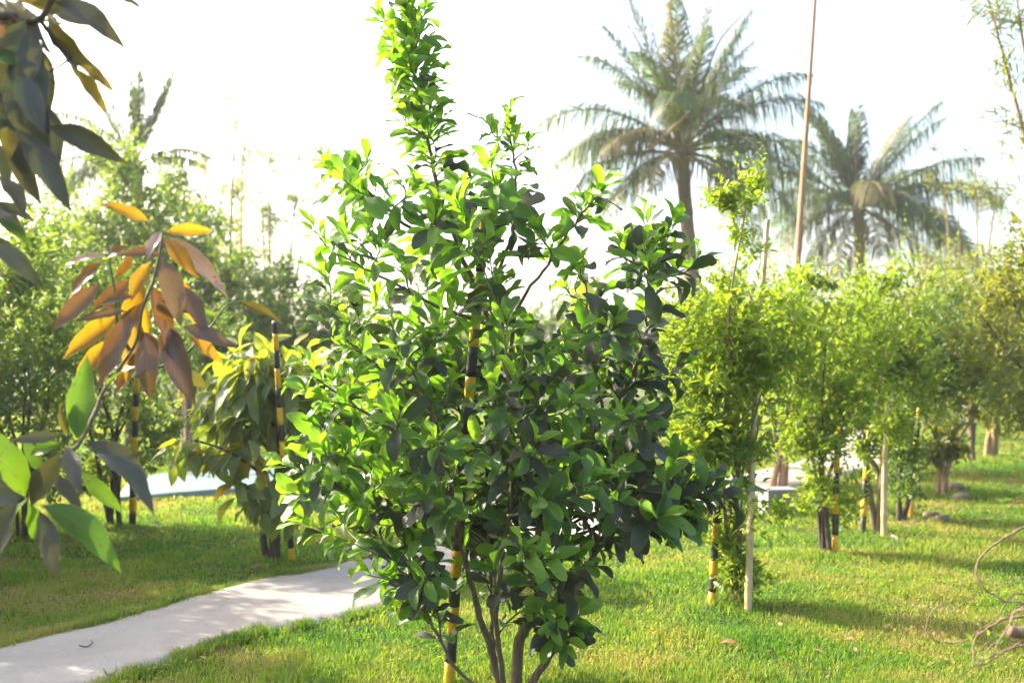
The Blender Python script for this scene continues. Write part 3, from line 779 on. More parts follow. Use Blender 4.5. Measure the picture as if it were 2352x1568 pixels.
# ------------------------------------------------------------------ stakes and poles
def striped_stake(foot, top, dia, band, label, first='black', gap=0.0):
    foot = np.asarray(foot, float); top = np.asarray(top, float)
    root = thing('striped_stake', label, 'stake', foot, 'yellow and black striped stakes')
    r = np.random.default_rng(int(abs(foot[0] * 997 + foot[1] * 131)) + 3)
    L = np.linalg.norm(top - foot); ax = (top - foot) / L
    s = -0.12; k = 0 if first == 'black' else 1
    bow = unit(np.cross(ax, [0.3, 1, 0])) * L * 0.006
    def pt(u): return foot + ax * u + bow * math.sin(PI * max(0, u) / L)
    while s < L - 0.02:
        e = min(L, s + band * r.uniform(0.85, 1.18) + (0.12 if s < 0 else 0))
        us = np.linspace(s, e, 5)
        rad = dia / 2 * (1 - 0.18 * np.clip(us, 0, L) / L) * (1 + r.normal() * 0.02)
        rad[0] *= 1.03; rad[-1] *= 0.985
        me = MB().tube(np.array([pt(u) for u in us]), rad, 10, k, 0.02, cap=True).mesh('band', M['black' if k % 2 == 0 else 'yellow'])
        part('black_band' if k % 2 == 0 else 'yellow_band', me, root)
        s = e; k += 1

def bamboo_stake(foot, top, dia, label, node=0.28):
    foot = np.asarray(foot, float); top = np.asarray(top, float)
    root = thing('bamboo_stake', label, 'stake', foot, 'pale bamboo stakes')
    L = np.linalg.norm(top - foot); ax = (top - foot) / L
    bow = unit(np.cross(ax, [0.2, 1, 0])) * L * 0.008
    us = []; rr = []
    s = -0.1
    while s < L:
        for q, f in ((0, 1.13), (0.012, 1.0), (node * 0.5, 0.96), (node - 0.012, 1.0)):
            if s + q < L: us.append(s + q); rr.append(f)
        s += node
    us.append(L); rr.append(0.98)
    us = np.array(us); rad = dia / 2 * np.array(rr) * (1 - 0.3 * np.clip(us, 0, L) / L)
    C = np.array([foot + ax * u + bow * math.sin(PI * np.clip(u / L, 0, 1)) for u in us])
    part('culm', MB().tube(C, rad, 10, 1, 0.01, cap=True).mesh('culm', M['bamboo']), root)

def build_stakes():
    striped_stake(onground(1031, 1580), at(1118, 470, 4.5), 0.056, 0.125, 'yellow and black striped stake standing inside the large citrus tree', 'yellow')
    striped_stake(onground(304, 1205), at(316, 860, 9.1), 0.065, 0.155, 'striped stake in front of the pale aqua slab, beside the left shrub')
    striped_stake(onground(400, 1098), at(420, 860, 13.0), 0.075, 0.21, 'striped stake leaning beyond the aqua slab, next to a thin dark trunk', 'yellow')
    striped_stake(onground(671, 1288), at(631, 738, 7.25), 0.05, 0.14, 'striped stake leaning through the drooping broad leaved tree', 'yellow')
    striped_stake(onground(1634, 1395), at(1668, 930, 6.45), 0.05, 0.11, 'striped stake at the foot of the nearest tree of the right row', 'yellow')
    striped_stake(onground(1918, 1268), at(1928, 930, 8.3), 0.055, 0.15, 'striped stake in the second leafy tree of the right row', 'yellow')
    striped_stake(onground(1982, 1218), at(2000, 940, 9.5), 0.055, 0.15, 'striped stake left of the short pale bamboo stake')
    striped_stake(onground(2092, 1182), at(2116, 900, 10.5), 0.06, 0.16, 'striped stake beside the vase shaped tree with tan stems', 'yellow')
    bamboo_stake(onground(1718, 1412), at(1763, 505, 6.7), 0.048, 'tall pale bamboo stake rising through the nearest right tree')
    bamboo_stake(onground(2031, 1226), at(2038, 930, 9.2), 0.06, 'short pale bamboo stake behind the second tree of the right row')
    # tall brown pole
    foot = onground(1797, 1122); d = foot[1]
    root = thing('tall_pole', 'tall thin brown wooden pole rising above the right hedge', 'pole', foot)
    top = at(1878, -90, d + 0.1)
    C = catmull([foot - np.array([0, 0, .1]), at(1806, 1000, d), at(1832, 600, d), at(1852, 300, d), top], 24)
    part('shaft', MB().tube(C, np.linspace(0.062, 0.02, 24), 10, 2, 0.02, cap=True).mesh('shaft', M['polewood']), root)
    part('strut', MB().tube([onground(1772, 1122) - np.array([0, 0.0, .05]), at(1785, 1070, d), at(1803, 1010, d - 0.02)], [0.05, 0.04, 0.025], 8, 3, 0.05, cap=True).mesh('strut', M['polewood']), root)
    # concrete block by the path
    b = onground(1788, 1180); mb = MB()
    w, dd, h = 0.165, 0.14, 0.27
    c = [(-w, -dd), (w, -dd), (w, dd), (-w, dd)]; an = 0.12
    R = np.array([[math.cos(an), -math.sin(an)], [math.sin(an), math.cos(an)]])
    lv = []
    for z, s in ((-0.05, 1), (h - 0.015, 1), (h, 0.95)):
        lv.append(np.column_stack([(np.array(c) * s) @ R.T + b[:2], np.full(4, z)]))
    mb.add(np.vstack(lv), [(i + 4 * l, (i + 1) % 4 + 4 * l, (i + 1) % 4 + 4 * l + 4, i + 4 * l + 4) for l in (0, 1) for i in range(4)] + [(8, 9, 10, 11)])
    tag(link('concrete_block', mb.mesh('concrete_block', M['concrete'], False)), 'small pale grey concrete block on the lawn near the tall pole', 'block')

# ------------------------------------------------------------------ mango branches close to the camera, left
def build_mango():
    r = np.random.default_rng(12)
    root = thing('mango_tree', 'mango tree reaching in from the left with long bronze and dark leaves', 'tree', (-2.9, 2.7, 0))
    B = np.array([-2.9, 2.7, 0])
    part('trunk', MB().tube(catmull([B - [0, 0, .1], B + [0.05, 0, .6], B + [0.0, .05, 1.3], B + [.1, 0.05, 2.1], B + [.2, 0, 2.9]], 24), np.linspace(.085, .03, 24), 10, 5, .04).mesh('trunk', M['bark']), root)
    db, dl, du = 3.0, 2.75, 2.5; KD = 1.25
    def branch(pts, r0, r1, mat='twig_green'):
        C = catmull([np.asarray(p, float) for p in pts], len(pts) * 5)
        part('branch', MB().tube(C, np.linspace(r0, r1, len(C)), 7, 1, .04).mesh('branch', M[mat]), root)
    branch([B + [0, 0, .75], (-2.1, 2.7, .95), at(-20, 1170, 2.8), at(60, 1125, 2.77), at(110, 1082, 2.77), at(150, 1045, dl), at(184, 1015, 2.8), at(219, 945, 2.88), at(243, 889, 2.93), at(310, 790, db), at(328, 705, db), at(353, 642, db), at(374, 545, db)], .0095, .0035, 'bark')
    branch([at(300, 810, db), at(270, 740, db - .05), at(262, 660, db - .05), at(250, 600, db - .05)], .005, .003)
    branch([at(430, 810, 3.1), at(480, 755, 3.1), at(520, 702, 3.1), at(555, 693, 3.1)], .004, .002)
    branch([at(325, 850, 3.05), at(375, 840, 3.08), at(430, 810, 3.1)], .005, .004)
    branch([B + [0, 0, 1.9], (-2.2, 2.5, 2.3), at(-60, 40, 2.5), at(40, 50, du), at(90, 45, du), at(115, 8, du), at(150, -40, du)], .015, .006, 'bark_dark')
    branch([at(90, 45, du), at(130, 95, du), at(163, 133, du)], .006, .003, 'bark_dark')
    branch([at(163, 133, du), at(140, 150, du), at(112, 166, du)], .0035, .0025, 'bark_dark')
    branch([B + [0.05, 0, 1.5], (-2.0, 2.5, 2.0), at(-60, 220, 2.47), at(20, 260, 2.48), at(60, 285, du)], .012, .005, 'bark_dark')
    branch([B + [0.05, 0, 1.4], (-2.0, 2.5, 1.8), at(-90, 480, 2.5), at(-20, 500, du)], .01, .004, 'bark_dark')
    L = []   # base, tip, depth base, depth tip, shape, material
    def lf(b, t, d, mat, ti, dd=None, wide=1.0, roll=None): L.append((b, t, d, d + (r.uniform(-.07, .07) if dd is None else dd), mat, ti, wide, roll))
    g, bz, si, gr, dk, ol = 'man_gold', 'man_bronze', 'man_sheen', 'man_green', 'man_dark', 'man_olive'
    lf((346, 510), (230, 467), db, g, 0); lf((378, 533), (490, 530), db, g, 0); lf((372, 530), (338, 600), db - .05, si, 4, -.05); lf((378, 545), (457, 640), db, g, 0)
    lf((385, 540), (522, 682), db + .05, si, 3); lf((372, 588), (415, 750), db - .1, bz, 4); lf((347, 600), (300, 695), db, g, 4); lf((294, 565), (246, 592), db, bz, 4)
    lf((374, 590), (272, 586), db - .05, bz, 1); lf((248, 590), (148, 609), db - .08, si, 3); lf((240, 598), (158, 690), db - .05, bz, 0); lf((228, 650), (119, 762), db - .08, bz, 0)
    lf((312, 682), (228, 700), db - .1, bz, 1); lf((300, 715), (168, 737), db - .1, bz, 3); lf((275, 718), (144, 826), db - .05, g, 0); lf((302, 715), (228, 893), db - .12, bz, 0)
    lf((255, 775), (170, 885), db, g, 0); lf((332, 765), (348, 918), db - .15, bz, 4); lf((352, 715), (424, 872), db - .12, bz, 0); lf((372, 735), (451, 934), db - .08, bz, 0)
    lf((408, 650), (478, 772), db, bz, 0); lf((412, 752), (541, 796), db - .05, bz, 4); lf((430, 770), (512, 836), db + .05, g, 0); lf((405, 630), (452, 748), db + .05, g, 0)
    lf((330, 640), (298, 775), db + .08, g, 4); lf((180, 1020), (200, 815), 2.8, gr, 0, .05); lf((243, 887), (318, 842), 2.9, gr, 4); lf((300, 575), (262, 640), db + .1, bz, 0); lf((330, 700), (345, 780), db + .1, g, 0)
    lf((262, 650), (250, 730), db + .05, bz, 0); lf((545, 694), (648, 742), 3.1, ol, 3); lf((500, 725), (452, 700), 3.1, gr, 3); lf((322, 800), (268, 905), db + .05, bz, 0); lf((172, 1012), (150, 905), 2.8, gr, 0)
    lf((340, 690), (395, 720), db + .1, ol, 0); lf((390, 560), (330, 560), db + .15, bz, 1)
    # lower cluster
    lf((140, 1000), (20, 1016), dl, dk, 2); lf((140, 1035), (72, 1162), dl - .05, dk, 4); lf((150, 1022), (188, 1136), dl - .08, dk, 0); lf((186, 1018), (341, 1097), dl, dk, 2); lf((208, 1042), (354, 1184), dl - .05, dk, 2)
    lf((190, 1078), (282, 1180), dl, gr, 1); lf((86, 1158), (279, 1315), dl - .1, gr, 2); lf((88, 1168), (129, 1330), dl - .12, dk, 0); lf((60, 1145), (-15, 985), dl, gr, 4); lf((45, 1140), (-8, 1320), dl - .1, dk, 4)
    lf((62, 1150), (78, 1240), dl, gr, 4); lf((137, 1015), (70, 1045), dl + .05, gr, 4); lf((152, 1000), (140, 925), dl + .05, ol, 3); lf((60, 1140), (-70, 1150), dl - .05, dk, 4); lf((100, 1090), (50, 1000), dl + .1, gr, 0)
    # upper cluster
    lf((118, 5), (290, 114), du, dk, 2); lf((262, -14), (327, 24), du + .05, dk, 1); lf((84, 30), (128, 136), du, dk, 0); lf((104, 28), (229, 160), du + .03, ol, 0); lf((165, 138), (264, 214), du, ol, 0); lf((158, 150), (244, 259), du + .03, ol, 0)
    lf((-25, 122), (78, 146), du - .05, gr, 4); lf((20, 140), (112, 362), du - .05, dk, 4); lf((30, 290), (163, 486), du - .05, dk, 0); lf((104, 290), (294, 376), du, dk, 2); lf((16, 290), (22, 370), du, ol, 4)
    lf((-18, 460), (86, 517), du, dk, 1); lf((-18, 500), (72, 564), du, gr, 0); lf((-22, 560), (101, 662), du - .03, dk, 2); lf((70, 40), (88, 150), du, ol, 0); lf((60, 40), (10, 190), du - .05, dk, 4); lf((72, 60), (58, 220), du - .05, dk, 4)
    lf((42, 170), (104, 310), du - .08, dk, 4); lf((30, 60), (-30, 20), du, 'man_bronze', 4); lf((60, 45), (5, -5), du, ol, 4); lf((66, 120), (100, 268), du, dk, 0); lf((20, 200), (108, 350), du + .02, gr, 0); lf((0, 240), (60, 420), du + .05, dk, 0)
    lf((-40, 60), (40, 150), du + .05, dk, 4); lf((108, 166), (128, 200), du, ol, 4); lf((-30, 180), (50, 300), du + .1, dk, 4); lf((90, 50), (150, 60), du + .05, gr, 0); lf((-40, 0), (60, 60), du + .1, dk, 4); lf((100, 40), (170, -30), du + .1, dk, 0)
    for b, t, m_, ti in [((30, 20), (70, 190), dk, 4), ((10, 60), (90, 210), dk, 4), ((60, 90), (105, 240), ol, 0), ((-10, 90), (50, 250), dk, 4), ((20, 150), (40, 320), ol, 4), ((60, 200), (112, 330), dk, 0), ((-30, 250), (70, 360), gr, 4), ((40, 250), (120, 400), dk, 0),
                         ((10, 10), (100, 90), ol, 4), ((80, 30), (60, 150), dk, 0), ((-20, 30), (30, 130), bz, 4), ((50, 300), (150, 440), gr, 0), ((-30, 310), (20, 440), dk, 0), ((-40, 470), (60, 540), dk, 4), ((70, 10), (150, -40), dk, 4), ((0, -30), (110, 30), ol, 0), ((75, 70), (95, 230), dk, 0), ((90, 100), (110, 290), dk, 0), ((50, 130), (20, 290), dk, 4), ((0, 130), (30, 330), dk, 4), ((85, 220), (130, 400), dk, 0), ((10, 330), (95, 470), dk, 0), ((95, 60), (180, 170), dk, 0), ((-10, 400), (60, 500), dk, 0), ((-20, 540), (50, 600), dk, 0), ((115, 20), (215, 60), dk, 0)]:
        lf(b, t, du + r.uniform(.03, .2), m_, ti)
    for b, t, m_, ti in [((330, 690), (260, 800), bz, 0), ((345, 650), (395, 800), bz, 0), ((320, 730), (290, 880), g, 0), ((360, 620), (440, 700), bz, 0), ((300, 640), (205, 720), bz, 0), ((310, 760), (395, 830), bz, 0), ((365, 690), (470, 730), bz, 0), ((70, 1140), (20, 1230), gr, 4), ((110, 1085), (190, 1180), dk, 0), ((40, 1130), (-20, 1080), dk, 4)]:
        lf(b, t, (db if b[1] < 900 else dl) + r.uniform(.03, .15), m_, ti)
    camp = np.array([0, 0, CAM_H])
    for b, t, d1, d2, mat, ti, wide, roll in L:
        p0 = at(b[0], b[1], d1); p1 = at(t[0], t[1], d2)
        a = p1 - p0; s = np.linalg.norm(a)
        nn = (camp - p0); nn = unit(nn) * r.uniform(0.8, 1.2) + np.array([0, 0, 0.4]) + r.normal(size=3) * 0.32
        leaf_part('man', ti, MAN_T[ti], M[mat], root, p0, a, nn, s)
    # the rest of its crown, beside the camera's field of view
    n = 500
    P = np.column_stack([r.normal(-3.0, .45, n), r.normal(2.6, .5, n), r.uniform(1.2, 3.3, n)])
    k = (np.abs(P[:, 0]) / np.maximum(P[:, 1], .3) > 0.66)
    P = P[k]; n = len(P)
    V, F, UV = place(MAN_T[1], P, np.column_stack([r.normal(size=n), r.normal(size=n), -np.ones(n) * .8]), np.column_stack([r.normal(size=n) * .5, r.normal(size=n) * .5, np.ones(n)]), r.uniform(.16, .26, n))
    part('foliage', quads_mesh('foliage', V, F, [M['man_dark']], UV), root, 'stuff')

# ------------------------------------------------------------------ shrubs and trees made of stems and small leaves
def leaf_cloud(r, blobs, ntwig, per, lsize, spread=0.22, tmpl=SMALL, shell=0.45, up=0.35):
    """blobs: (centre xyz, radii xyz, weight). Leaves stand along short twigs."""
    wts = np.array([b[2] for b in blobs], float); wts /= wts.sum()
    ids = r.choice(len(blobs), ntwig, p=wts)
    C = np.array([b[0] for b in blobs], float)[ids]; R = np.array([b[1] for b in blobs], float)[ids]
    dv = unit(r.normal(size=(ntwig, 3)))
    rad = (shell + (1 - shell) * r.random(ntwig)) * np.clip(r.normal(1, .09, ntwig), .7, 1.3)
    rad = np.where(r.random(ntwig) < .25, r.random(ntwig) ** .5, rad)
    TP = C + dv * R * rad[:, None]
    ncl = max(10, ntwig // 11)
    cid = r.integers(0, ncl, ntwig); src = r.choice(ntwig, ncl, replace=False)
    loose = r.random(ntwig) < .22
    TP = np.where(loose[:, None], TP, TP[src][cid] + r.normal(size=(ntwig, 3)) * R[src][cid] * .13)
    dv = np.where(loose[:, None], dv, dv[src][cid])
    TD = unit(dv * .8 + np.array([0, 0, up]) + r.normal(size=(ntwig, 3)) * .45)
    P = np.repeat(TP, per, 0); T = np.repeat(TD, per, 0); m = len(P)
    s = r.uniform(-1, .35, m) * spread
    P = P + T * s[:, None] + r.normal(size=(m, 3)) * lsize * .18
    A = unit(T * .55 + unit(r.normal(size=(m, 3))) * .9 + np.array([0, 0, -.15]))
    Nn = np.array([0, 0, .9]) + r.normal(size=(m, 3)) * .55
    S = lsize * r.uniform(.6, 1.25, m)
    topm = np.where(dv[:, 2] > .15)[0]
    if len(topm):
        ns = max(4, len(topm) // 7); pick = r.choice(topm, ns); pj = 12
        sd = unit(np.array([0, 0, 1.0]) + dv[pick] * .45 + r.normal(size=(ns, 3)) * .22); sl = spread * r.uniform(1.0, 2.6, ns)
        u = np.tile(np.linspace(.05, 1, pj), ns)
        SPp = np.repeat(TP[pick], pj, 0) + np.repeat(sd * sl[:, None], pj, 0) * u[:, None]
        SA = unit(np.repeat(sd, pj, 0) * .5 + unit(r.normal(size=(ns * pj, 3))) * .9)
        P = np.vstack([P, SPp]); A = np.vstack([A, SA]); Nn = np.vstack([Nn, np.array([0, 0, .9]) + r.normal(size=(ns * pj, 3)) * .5]); S = np.concatenate([S, lsize * (1.1 - .5 * u) * r.uniform(.7, 1.1, ns * pj)])
    g = P[:, 2] > .05
    return place(tmpl, P[g], A[g], Nn[g], S[g])

def shrub(name, label, cat, foot, stems, blobs, ntwig, per, lsize, mat, bark='bark_dark', r0=.02, group=None, spread=.22, tmpl=SMALL, seed=1, extra=None, shell=.45):
    r = np.random.default_rng(seed)
    foot = np.asarray(foot, float)
    root = thing(name, label, cat, foot, group)
    for k, e in enumerate(stems):
        e = np.asarray(e, float)
        b = foot + np.array([r.normal() * .04, r.normal() * .04, -.08])
        m1 = foot + (e - foot) * .35 + np.array([r.normal() * .06, r.normal() * .06, .1 * (e[2] - foot[2])])
        m2 = foot + (e - foot) * .7 + np.array([r.normal() * .06, r.normal() * .06, .03])
        C = catmull([b, m1, m2, e], 14)
        part('trunk' if k == 0 else 'stem', MB().tube(C, np.linspace(r0, r0 * .3, 14) * r.uniform(.75, 1.1), 7, k, .05).mesh('stem', M[bark]), root)
    V, F, UV = leaf_cloud(r, blobs, ntwig, per, lsize, spread, tmpl, shell)
    mats = [M[mat]]
    part('foliage', quads_mesh('foliage', V, F, mats, UV), root, 'stuff')
    return root

def blob(x, y, d, rx, ry, w=1.0, rd=None):
    """an ellipsoid of leaves centred at picture point (x, y) at distance d, radii in picture units"""
    k = d / FPX
    return (at(x, y, d), (rx * k, (rd if rd else max(rx, ry) * .8) * k, ry * k), w)

def build_right_row():
    RG = 'row of leafy trees on the right'
    f = onground(1690, 1392); d = f[1]
    shrub('hedge_tree', 'nearest leafy tree of the right row, beside the tall bamboo stake', 'tree', f,
          [at(1660, 900, d), at(1720, 850, d + .2), at(1620, 930, d + .3), at(1690, 700, d), at(1750, 900, d - .1), at(1715, 470, d)],
          [blob(1665, 790, d + .1, 165, 190, 3.2), blob(1580, 900, d + .2, 90, 130, 1.2), blob(1750, 760, d + .2, 120, 160, 1.8), blob(1660, 1010, d, 120, 80, 1.5), blob(1690, 1240, d, 70, 140, .7), blob(1660, 455, d, 60, 50, .22), blob(1740, 430, d, 40, 60, .18), blob(1715, 560, d, 45, 70, .14), blob(1790, 1170, d, 45, 50, .08), blob(1590, 1180, d, 50, 60, .14)],
          1250, 11, .055, 'hedge_r', 'bark', .016, RG, seed=31, spread=.16)
    f = onground(1895, 1265); d = f[1]
    shrub('hedge_tree', 'second leafy tree of the right row, with low sprouts and a dark forked foot', 'tree', f,
          [at(1880, 1000, d), at(1940, 950, d), at(1850, 900, d + .3), at(1900, 760, d)],
          [blob(1870, 780, d + .2, 180, 170, 2.8), blob(1970, 850, d + .2, 110, 150, 1.5), blob(1905, 1120, d, 95, 100, 1.3), blob(1870, 980, d, 110, 80, 1.5), blob(1790, 870, d + .4, 110, 150, 1.3), blob(1850, 640, d + .4, 60, 50, .3)],
          950, 11, .06, 'hedge_r', 'bark_dark', .022, RG, seed=32, spread=.18)
    f = onground(2012, 1218); d = f[1]
    shrub('hedge_tree', 'leafy tree with a grey trunk between the striped stake and the short bamboo stake', 'tree', f,
          [at(2012, 950, d), at(2040, 800, d), at(1990, 780, d + .2)],
          [blob(2010, 770, d + .4, 160, 150, 2.4), blob(2080, 870, d + .4, 110, 130, 1.5), blob(1990, 960, d, 90, 90, 1.4), blob(2080, 970, d + .2, 60, 70, .5), blob(2030, 640, d + .4, 60, 50, .3)],
          800, 11, .065, 'hedge_r', 'bark', .035, RG, seed=33, spread=.2)
    f = onground(2068, 1190); d = f[1]
    shrub('hedge_tree', 'slim dark stemmed tree right of the short bamboo stake', 'tree', f,
          [at(2062, 950, d), at(2085, 900, d), at(2050, 980, d)],
          [blob(2120, 770, d + .6, 150, 150, 2.2), blob(2170, 870, d + .6, 120, 120, 1.5), blob(2075, 1050, d, 55, 110, 1.0)],
          700, 11, .065, 'hedge_d', 'bark_dark', .028, RG, seed=34, spread=.2)
    f = onground(2165, 1133); d = f[1]
    shrub('vase_tree', 'open tree with several tan stems spreading from one foot on the right lawn', 'tree', f,
          [at(2115, 1000, d), at(2145, 960, d), at(2180, 950, d), at(2235, 960, d), at(2260, 900, d + .3), at(2100, 900, d)],
          [blob(2160, 890, d + .4, 150, 100, 1.6), blob(2250, 850, d + .6, 110, 130, 1.4), blob(2150, 1020, d, 60, 60, .4), blob(2210, 720, d + 1, 150, 140, 1.5)],
          700, 10, .085, 'olive', 'bark_light', .036, None, seed=35, spread=.25)
    f = onground(2272, 1046); d = f[1]
    shrub('far_lawn_tree', 'small tree with a single tan trunk far back on the right lawn', 'tree', f,
          [at(2270, 960, d), at(2290, 800, d), at(2330, 760, d)],
          [blob(2300, 830, d, 150, 150, 2), blob(2200, 870, d + 1, 110, 100, 1), blob(2400, 850, d, 120, 120, 1)], 560, 10, .12, 'olive', 'bark_light', .065, None, seed=36, spread=.35)
    f = np.array([5.75, 9.4, 0]); d = 9.4
    shrub('olive_leaved_tree', 'sparse olive leaved tree with open gaps at the right edge', 'tree', f,
          [at(2345, 560, d), at(2300, 640, d), at(2400, 500, d), at(2250, 720, d), at(2480, 600, d)],
          [blob(2290, 660, d, 120, 120, 1), blob(2380, 720, d, 120, 160, 1.6), blob(2270, 800, d, 90, 100, .8), blob(2450, 580, d, 120, 130, 1), blob(2330, 900, d, 120, 110, 1.2)],
          430, 8, .08, 'olive', 'bark', .045, None, seed=37, spread=.22, shell=.2)
    for k, (x, y, dd, rx, ry, mat, lab) in enumerate([
        (1650, 790, 13.5, 130, 130, 'hedge_d', 'dark green bush behind the nearest right tree'),
        (1800, 760, 15.0, 150, 120, 'hedge_r', 'yellow green bush behind the second right tree and the tall pole'),
        (2030, 720, 15.5, 170, 130, 'hedge_r', 'leafy bush under the smaller palm on the right'),
        (2230, 710, 16.5, 150, 150, 'olive', 'pale olive bush right of the smaller palm')]):
        f = np.array([at(x, 800, dd)[0], dd, 0.])
        shrub('background_bush', lab, 'bush', f, [at(x, y + 40, dd), at(x - 50, y, dd), at(x + 60, y, dd)],
              [blob(x, y, dd, rx, ry, 1), blob(x - rx * .5, y + 60, dd, rx * .8, ry * .9, .8), blob(x + rx * .5, y + 70, dd, rx * .8, ry * .9, .8), blob(x, y + 130, dd, rx * 1.1, 90, .7)],
              600, 10, .11, mat, 'bark', .05, 'bushes behind the right row', seed=40 + k, spread=.3)

def build_left():
    LG = 'shrubs along the left'
    f = onground(262, 1205); d = f[1]
    shrub('soft_green_shrub', 'soft green shrub with thin upright stems behind the bronze mango leaves', 'shrub', f,
          [at(240, 800, d), at(300, 850, d), at(180, 700, d + .3), at(360, 900, d), at(330, 720, d + .2), at(120, 800, d)],
          [blob(230, 850, d, 170, 180, 1.8), blob(150, 700, d + .2, 150, 190, 1.8), blob(330, 760, d + .3, 110, 140, .9), blob(340, 980, d, 80, 90, .5), blob(190, 1060, d, 120, 80, .6), blob(120, 560, d + .4, 90, 90, .5)],
          950, 10, .075, 'hedge_l', 'bark_dark', .022, LG, seed=51, spread=.24)
    f = onground(60, 1235); d = f[1]
    shrub('soft_green_shrub', 'broad soft green shrub at the left edge above the shaded lawn', 'shrub', f,
          [at(60, 800, d), at(20, 700, d), at(110, 850, d), at(-40, 800, d), at(-90, 700, d)],
          [blob(50, 850, d, 150, 220, 2), blob(-60, 760, d, 150, 240, 1.6), blob(40, 600, d, 100, 100, .7), blob(70, 1080, d, 130, 80, .7)],
          900, 10, .07, 'hedge_l', 'bark_dark', .02, LG, seed=52, spread=.22)
    specs = [
        ('tall_shrub', 'tall yellow green shrub below the left palm', 300, 510, 17, 160, 165, 'hedge_l', .12, 900, 'bark'),
        ('tall_shrub', 'round topped shrub right of the left palm, pale in the glare', 430, 560, 19, 140, 150, 'hedge_l', .12, 700, 'bark'),
        ('tall_shrub', 'far left shrub mass behind the dark mango leaves', 110, 600, 18, 160, 150, 'hedge_l', .12, 700, 'bark'),
        ('dark_bush', 'dense dark green bush behind the broad leaved tree', 670, 725, 17, 140, 110, 'hedge_d', .09, 1000, 'bark_dark'),
        ('dark_bush', 'dark green bush between the bronze mango leaves and the dense bush', 540, 740, 19, 120, 120, 'hedge_d', .1, 700, 'bark_dark'),
        ('dark_bush', 'low dark bush at the far end of the left lawn', 420, 850, 24, 140, 60, 'hedge_d', .11, 520, 'bark_dark'),
        ('far_bush', 'far bush seen left of the citrus tree trunk line', 800, 790, 27, 130, 90, 'hedge_d', .14, 460, 'bark'),
    ]
    for k, (nm, lab, x, y, d, rx, ry, mat, ls, nt, bk) in enumerate(specs):
        f = np.array([at(x, 800, d)[0], d, 0.])
        shrub(nm, lab, 'bush', f, [at(x, y, d), at(x - rx * .5, y, d), at(x + rx * .5, y + 20, d)],
              [blob(x, y, d, rx, ry, 1.2), blob(x - rx * .6, y + 60, d, rx * .7, ry * .8, .8), blob(x + rx * .6, y + 60, d, rx * .7, ry * .8, .8), blob(x, y + ry * 1.1, d, rx * 1.1, ry * .8, .9), blob(x - rx * .2, y - ry * .8, d, rx * .4, ry * .5, .3)],
              nt, 10, ls, mat, bk, .06, 'bushes behind the left lawn', seed=60 + k, spread=.3)
    f = onground(440, 1095); d = f[1]
    shrub('slim_tree', 'slim tree with a thin dark trunk beyond the aqua slab', 'tree', f, [at(446, 900, d), at(420, 780, d), at(470, 760, d)],
          [blob(440, 800, d, 100, 80, 1), blob(500, 780, d, 70, 60, .5)], 300, 9, .09, 'hedge_d', 'bark', .07, None, seed=71, spread=.25)
    # shrubs beyond the left edge that shade the lawn and the path
    for k, (x, y, h, w) in enumerate([(-5.9, 7.9, 3.0, 1.2), (-6.6, 9.9, 3.0, 1.1), (-7.6, 6.8, 3.3, 1.3), (-8.0, 9.0, 3.8, 1.4), (-4.9, 6.4, 2.7, 1.0)]):
        f = np.array([x, y, 0.])
        shrub('soft_green_shrub', ['soft green shrub of the left row standing beyond the picture edge', 'soft green shrub next to the broad one at the left edge', 'outermost soft green shrub of the left row', 'tall soft green shrub in the second rank on the left', 'low soft green shrub near the path on the left'][k], 'shrub', f,
              [f + [0, 0, h * .8], f + [w * .5, 0, h * .7], f + [-w * .5, .2, h * .7]],
              [(f + [0, 0, h * .6], (w, w, h * .4), 1), (f + [.3 * w, .2, h * .3], (w * .8, w * .8, h * .25), .6)], 950, 11, .1, 'hedge_l', 'bark_dark', .03, LG, seed=80 + k, spread=.26)

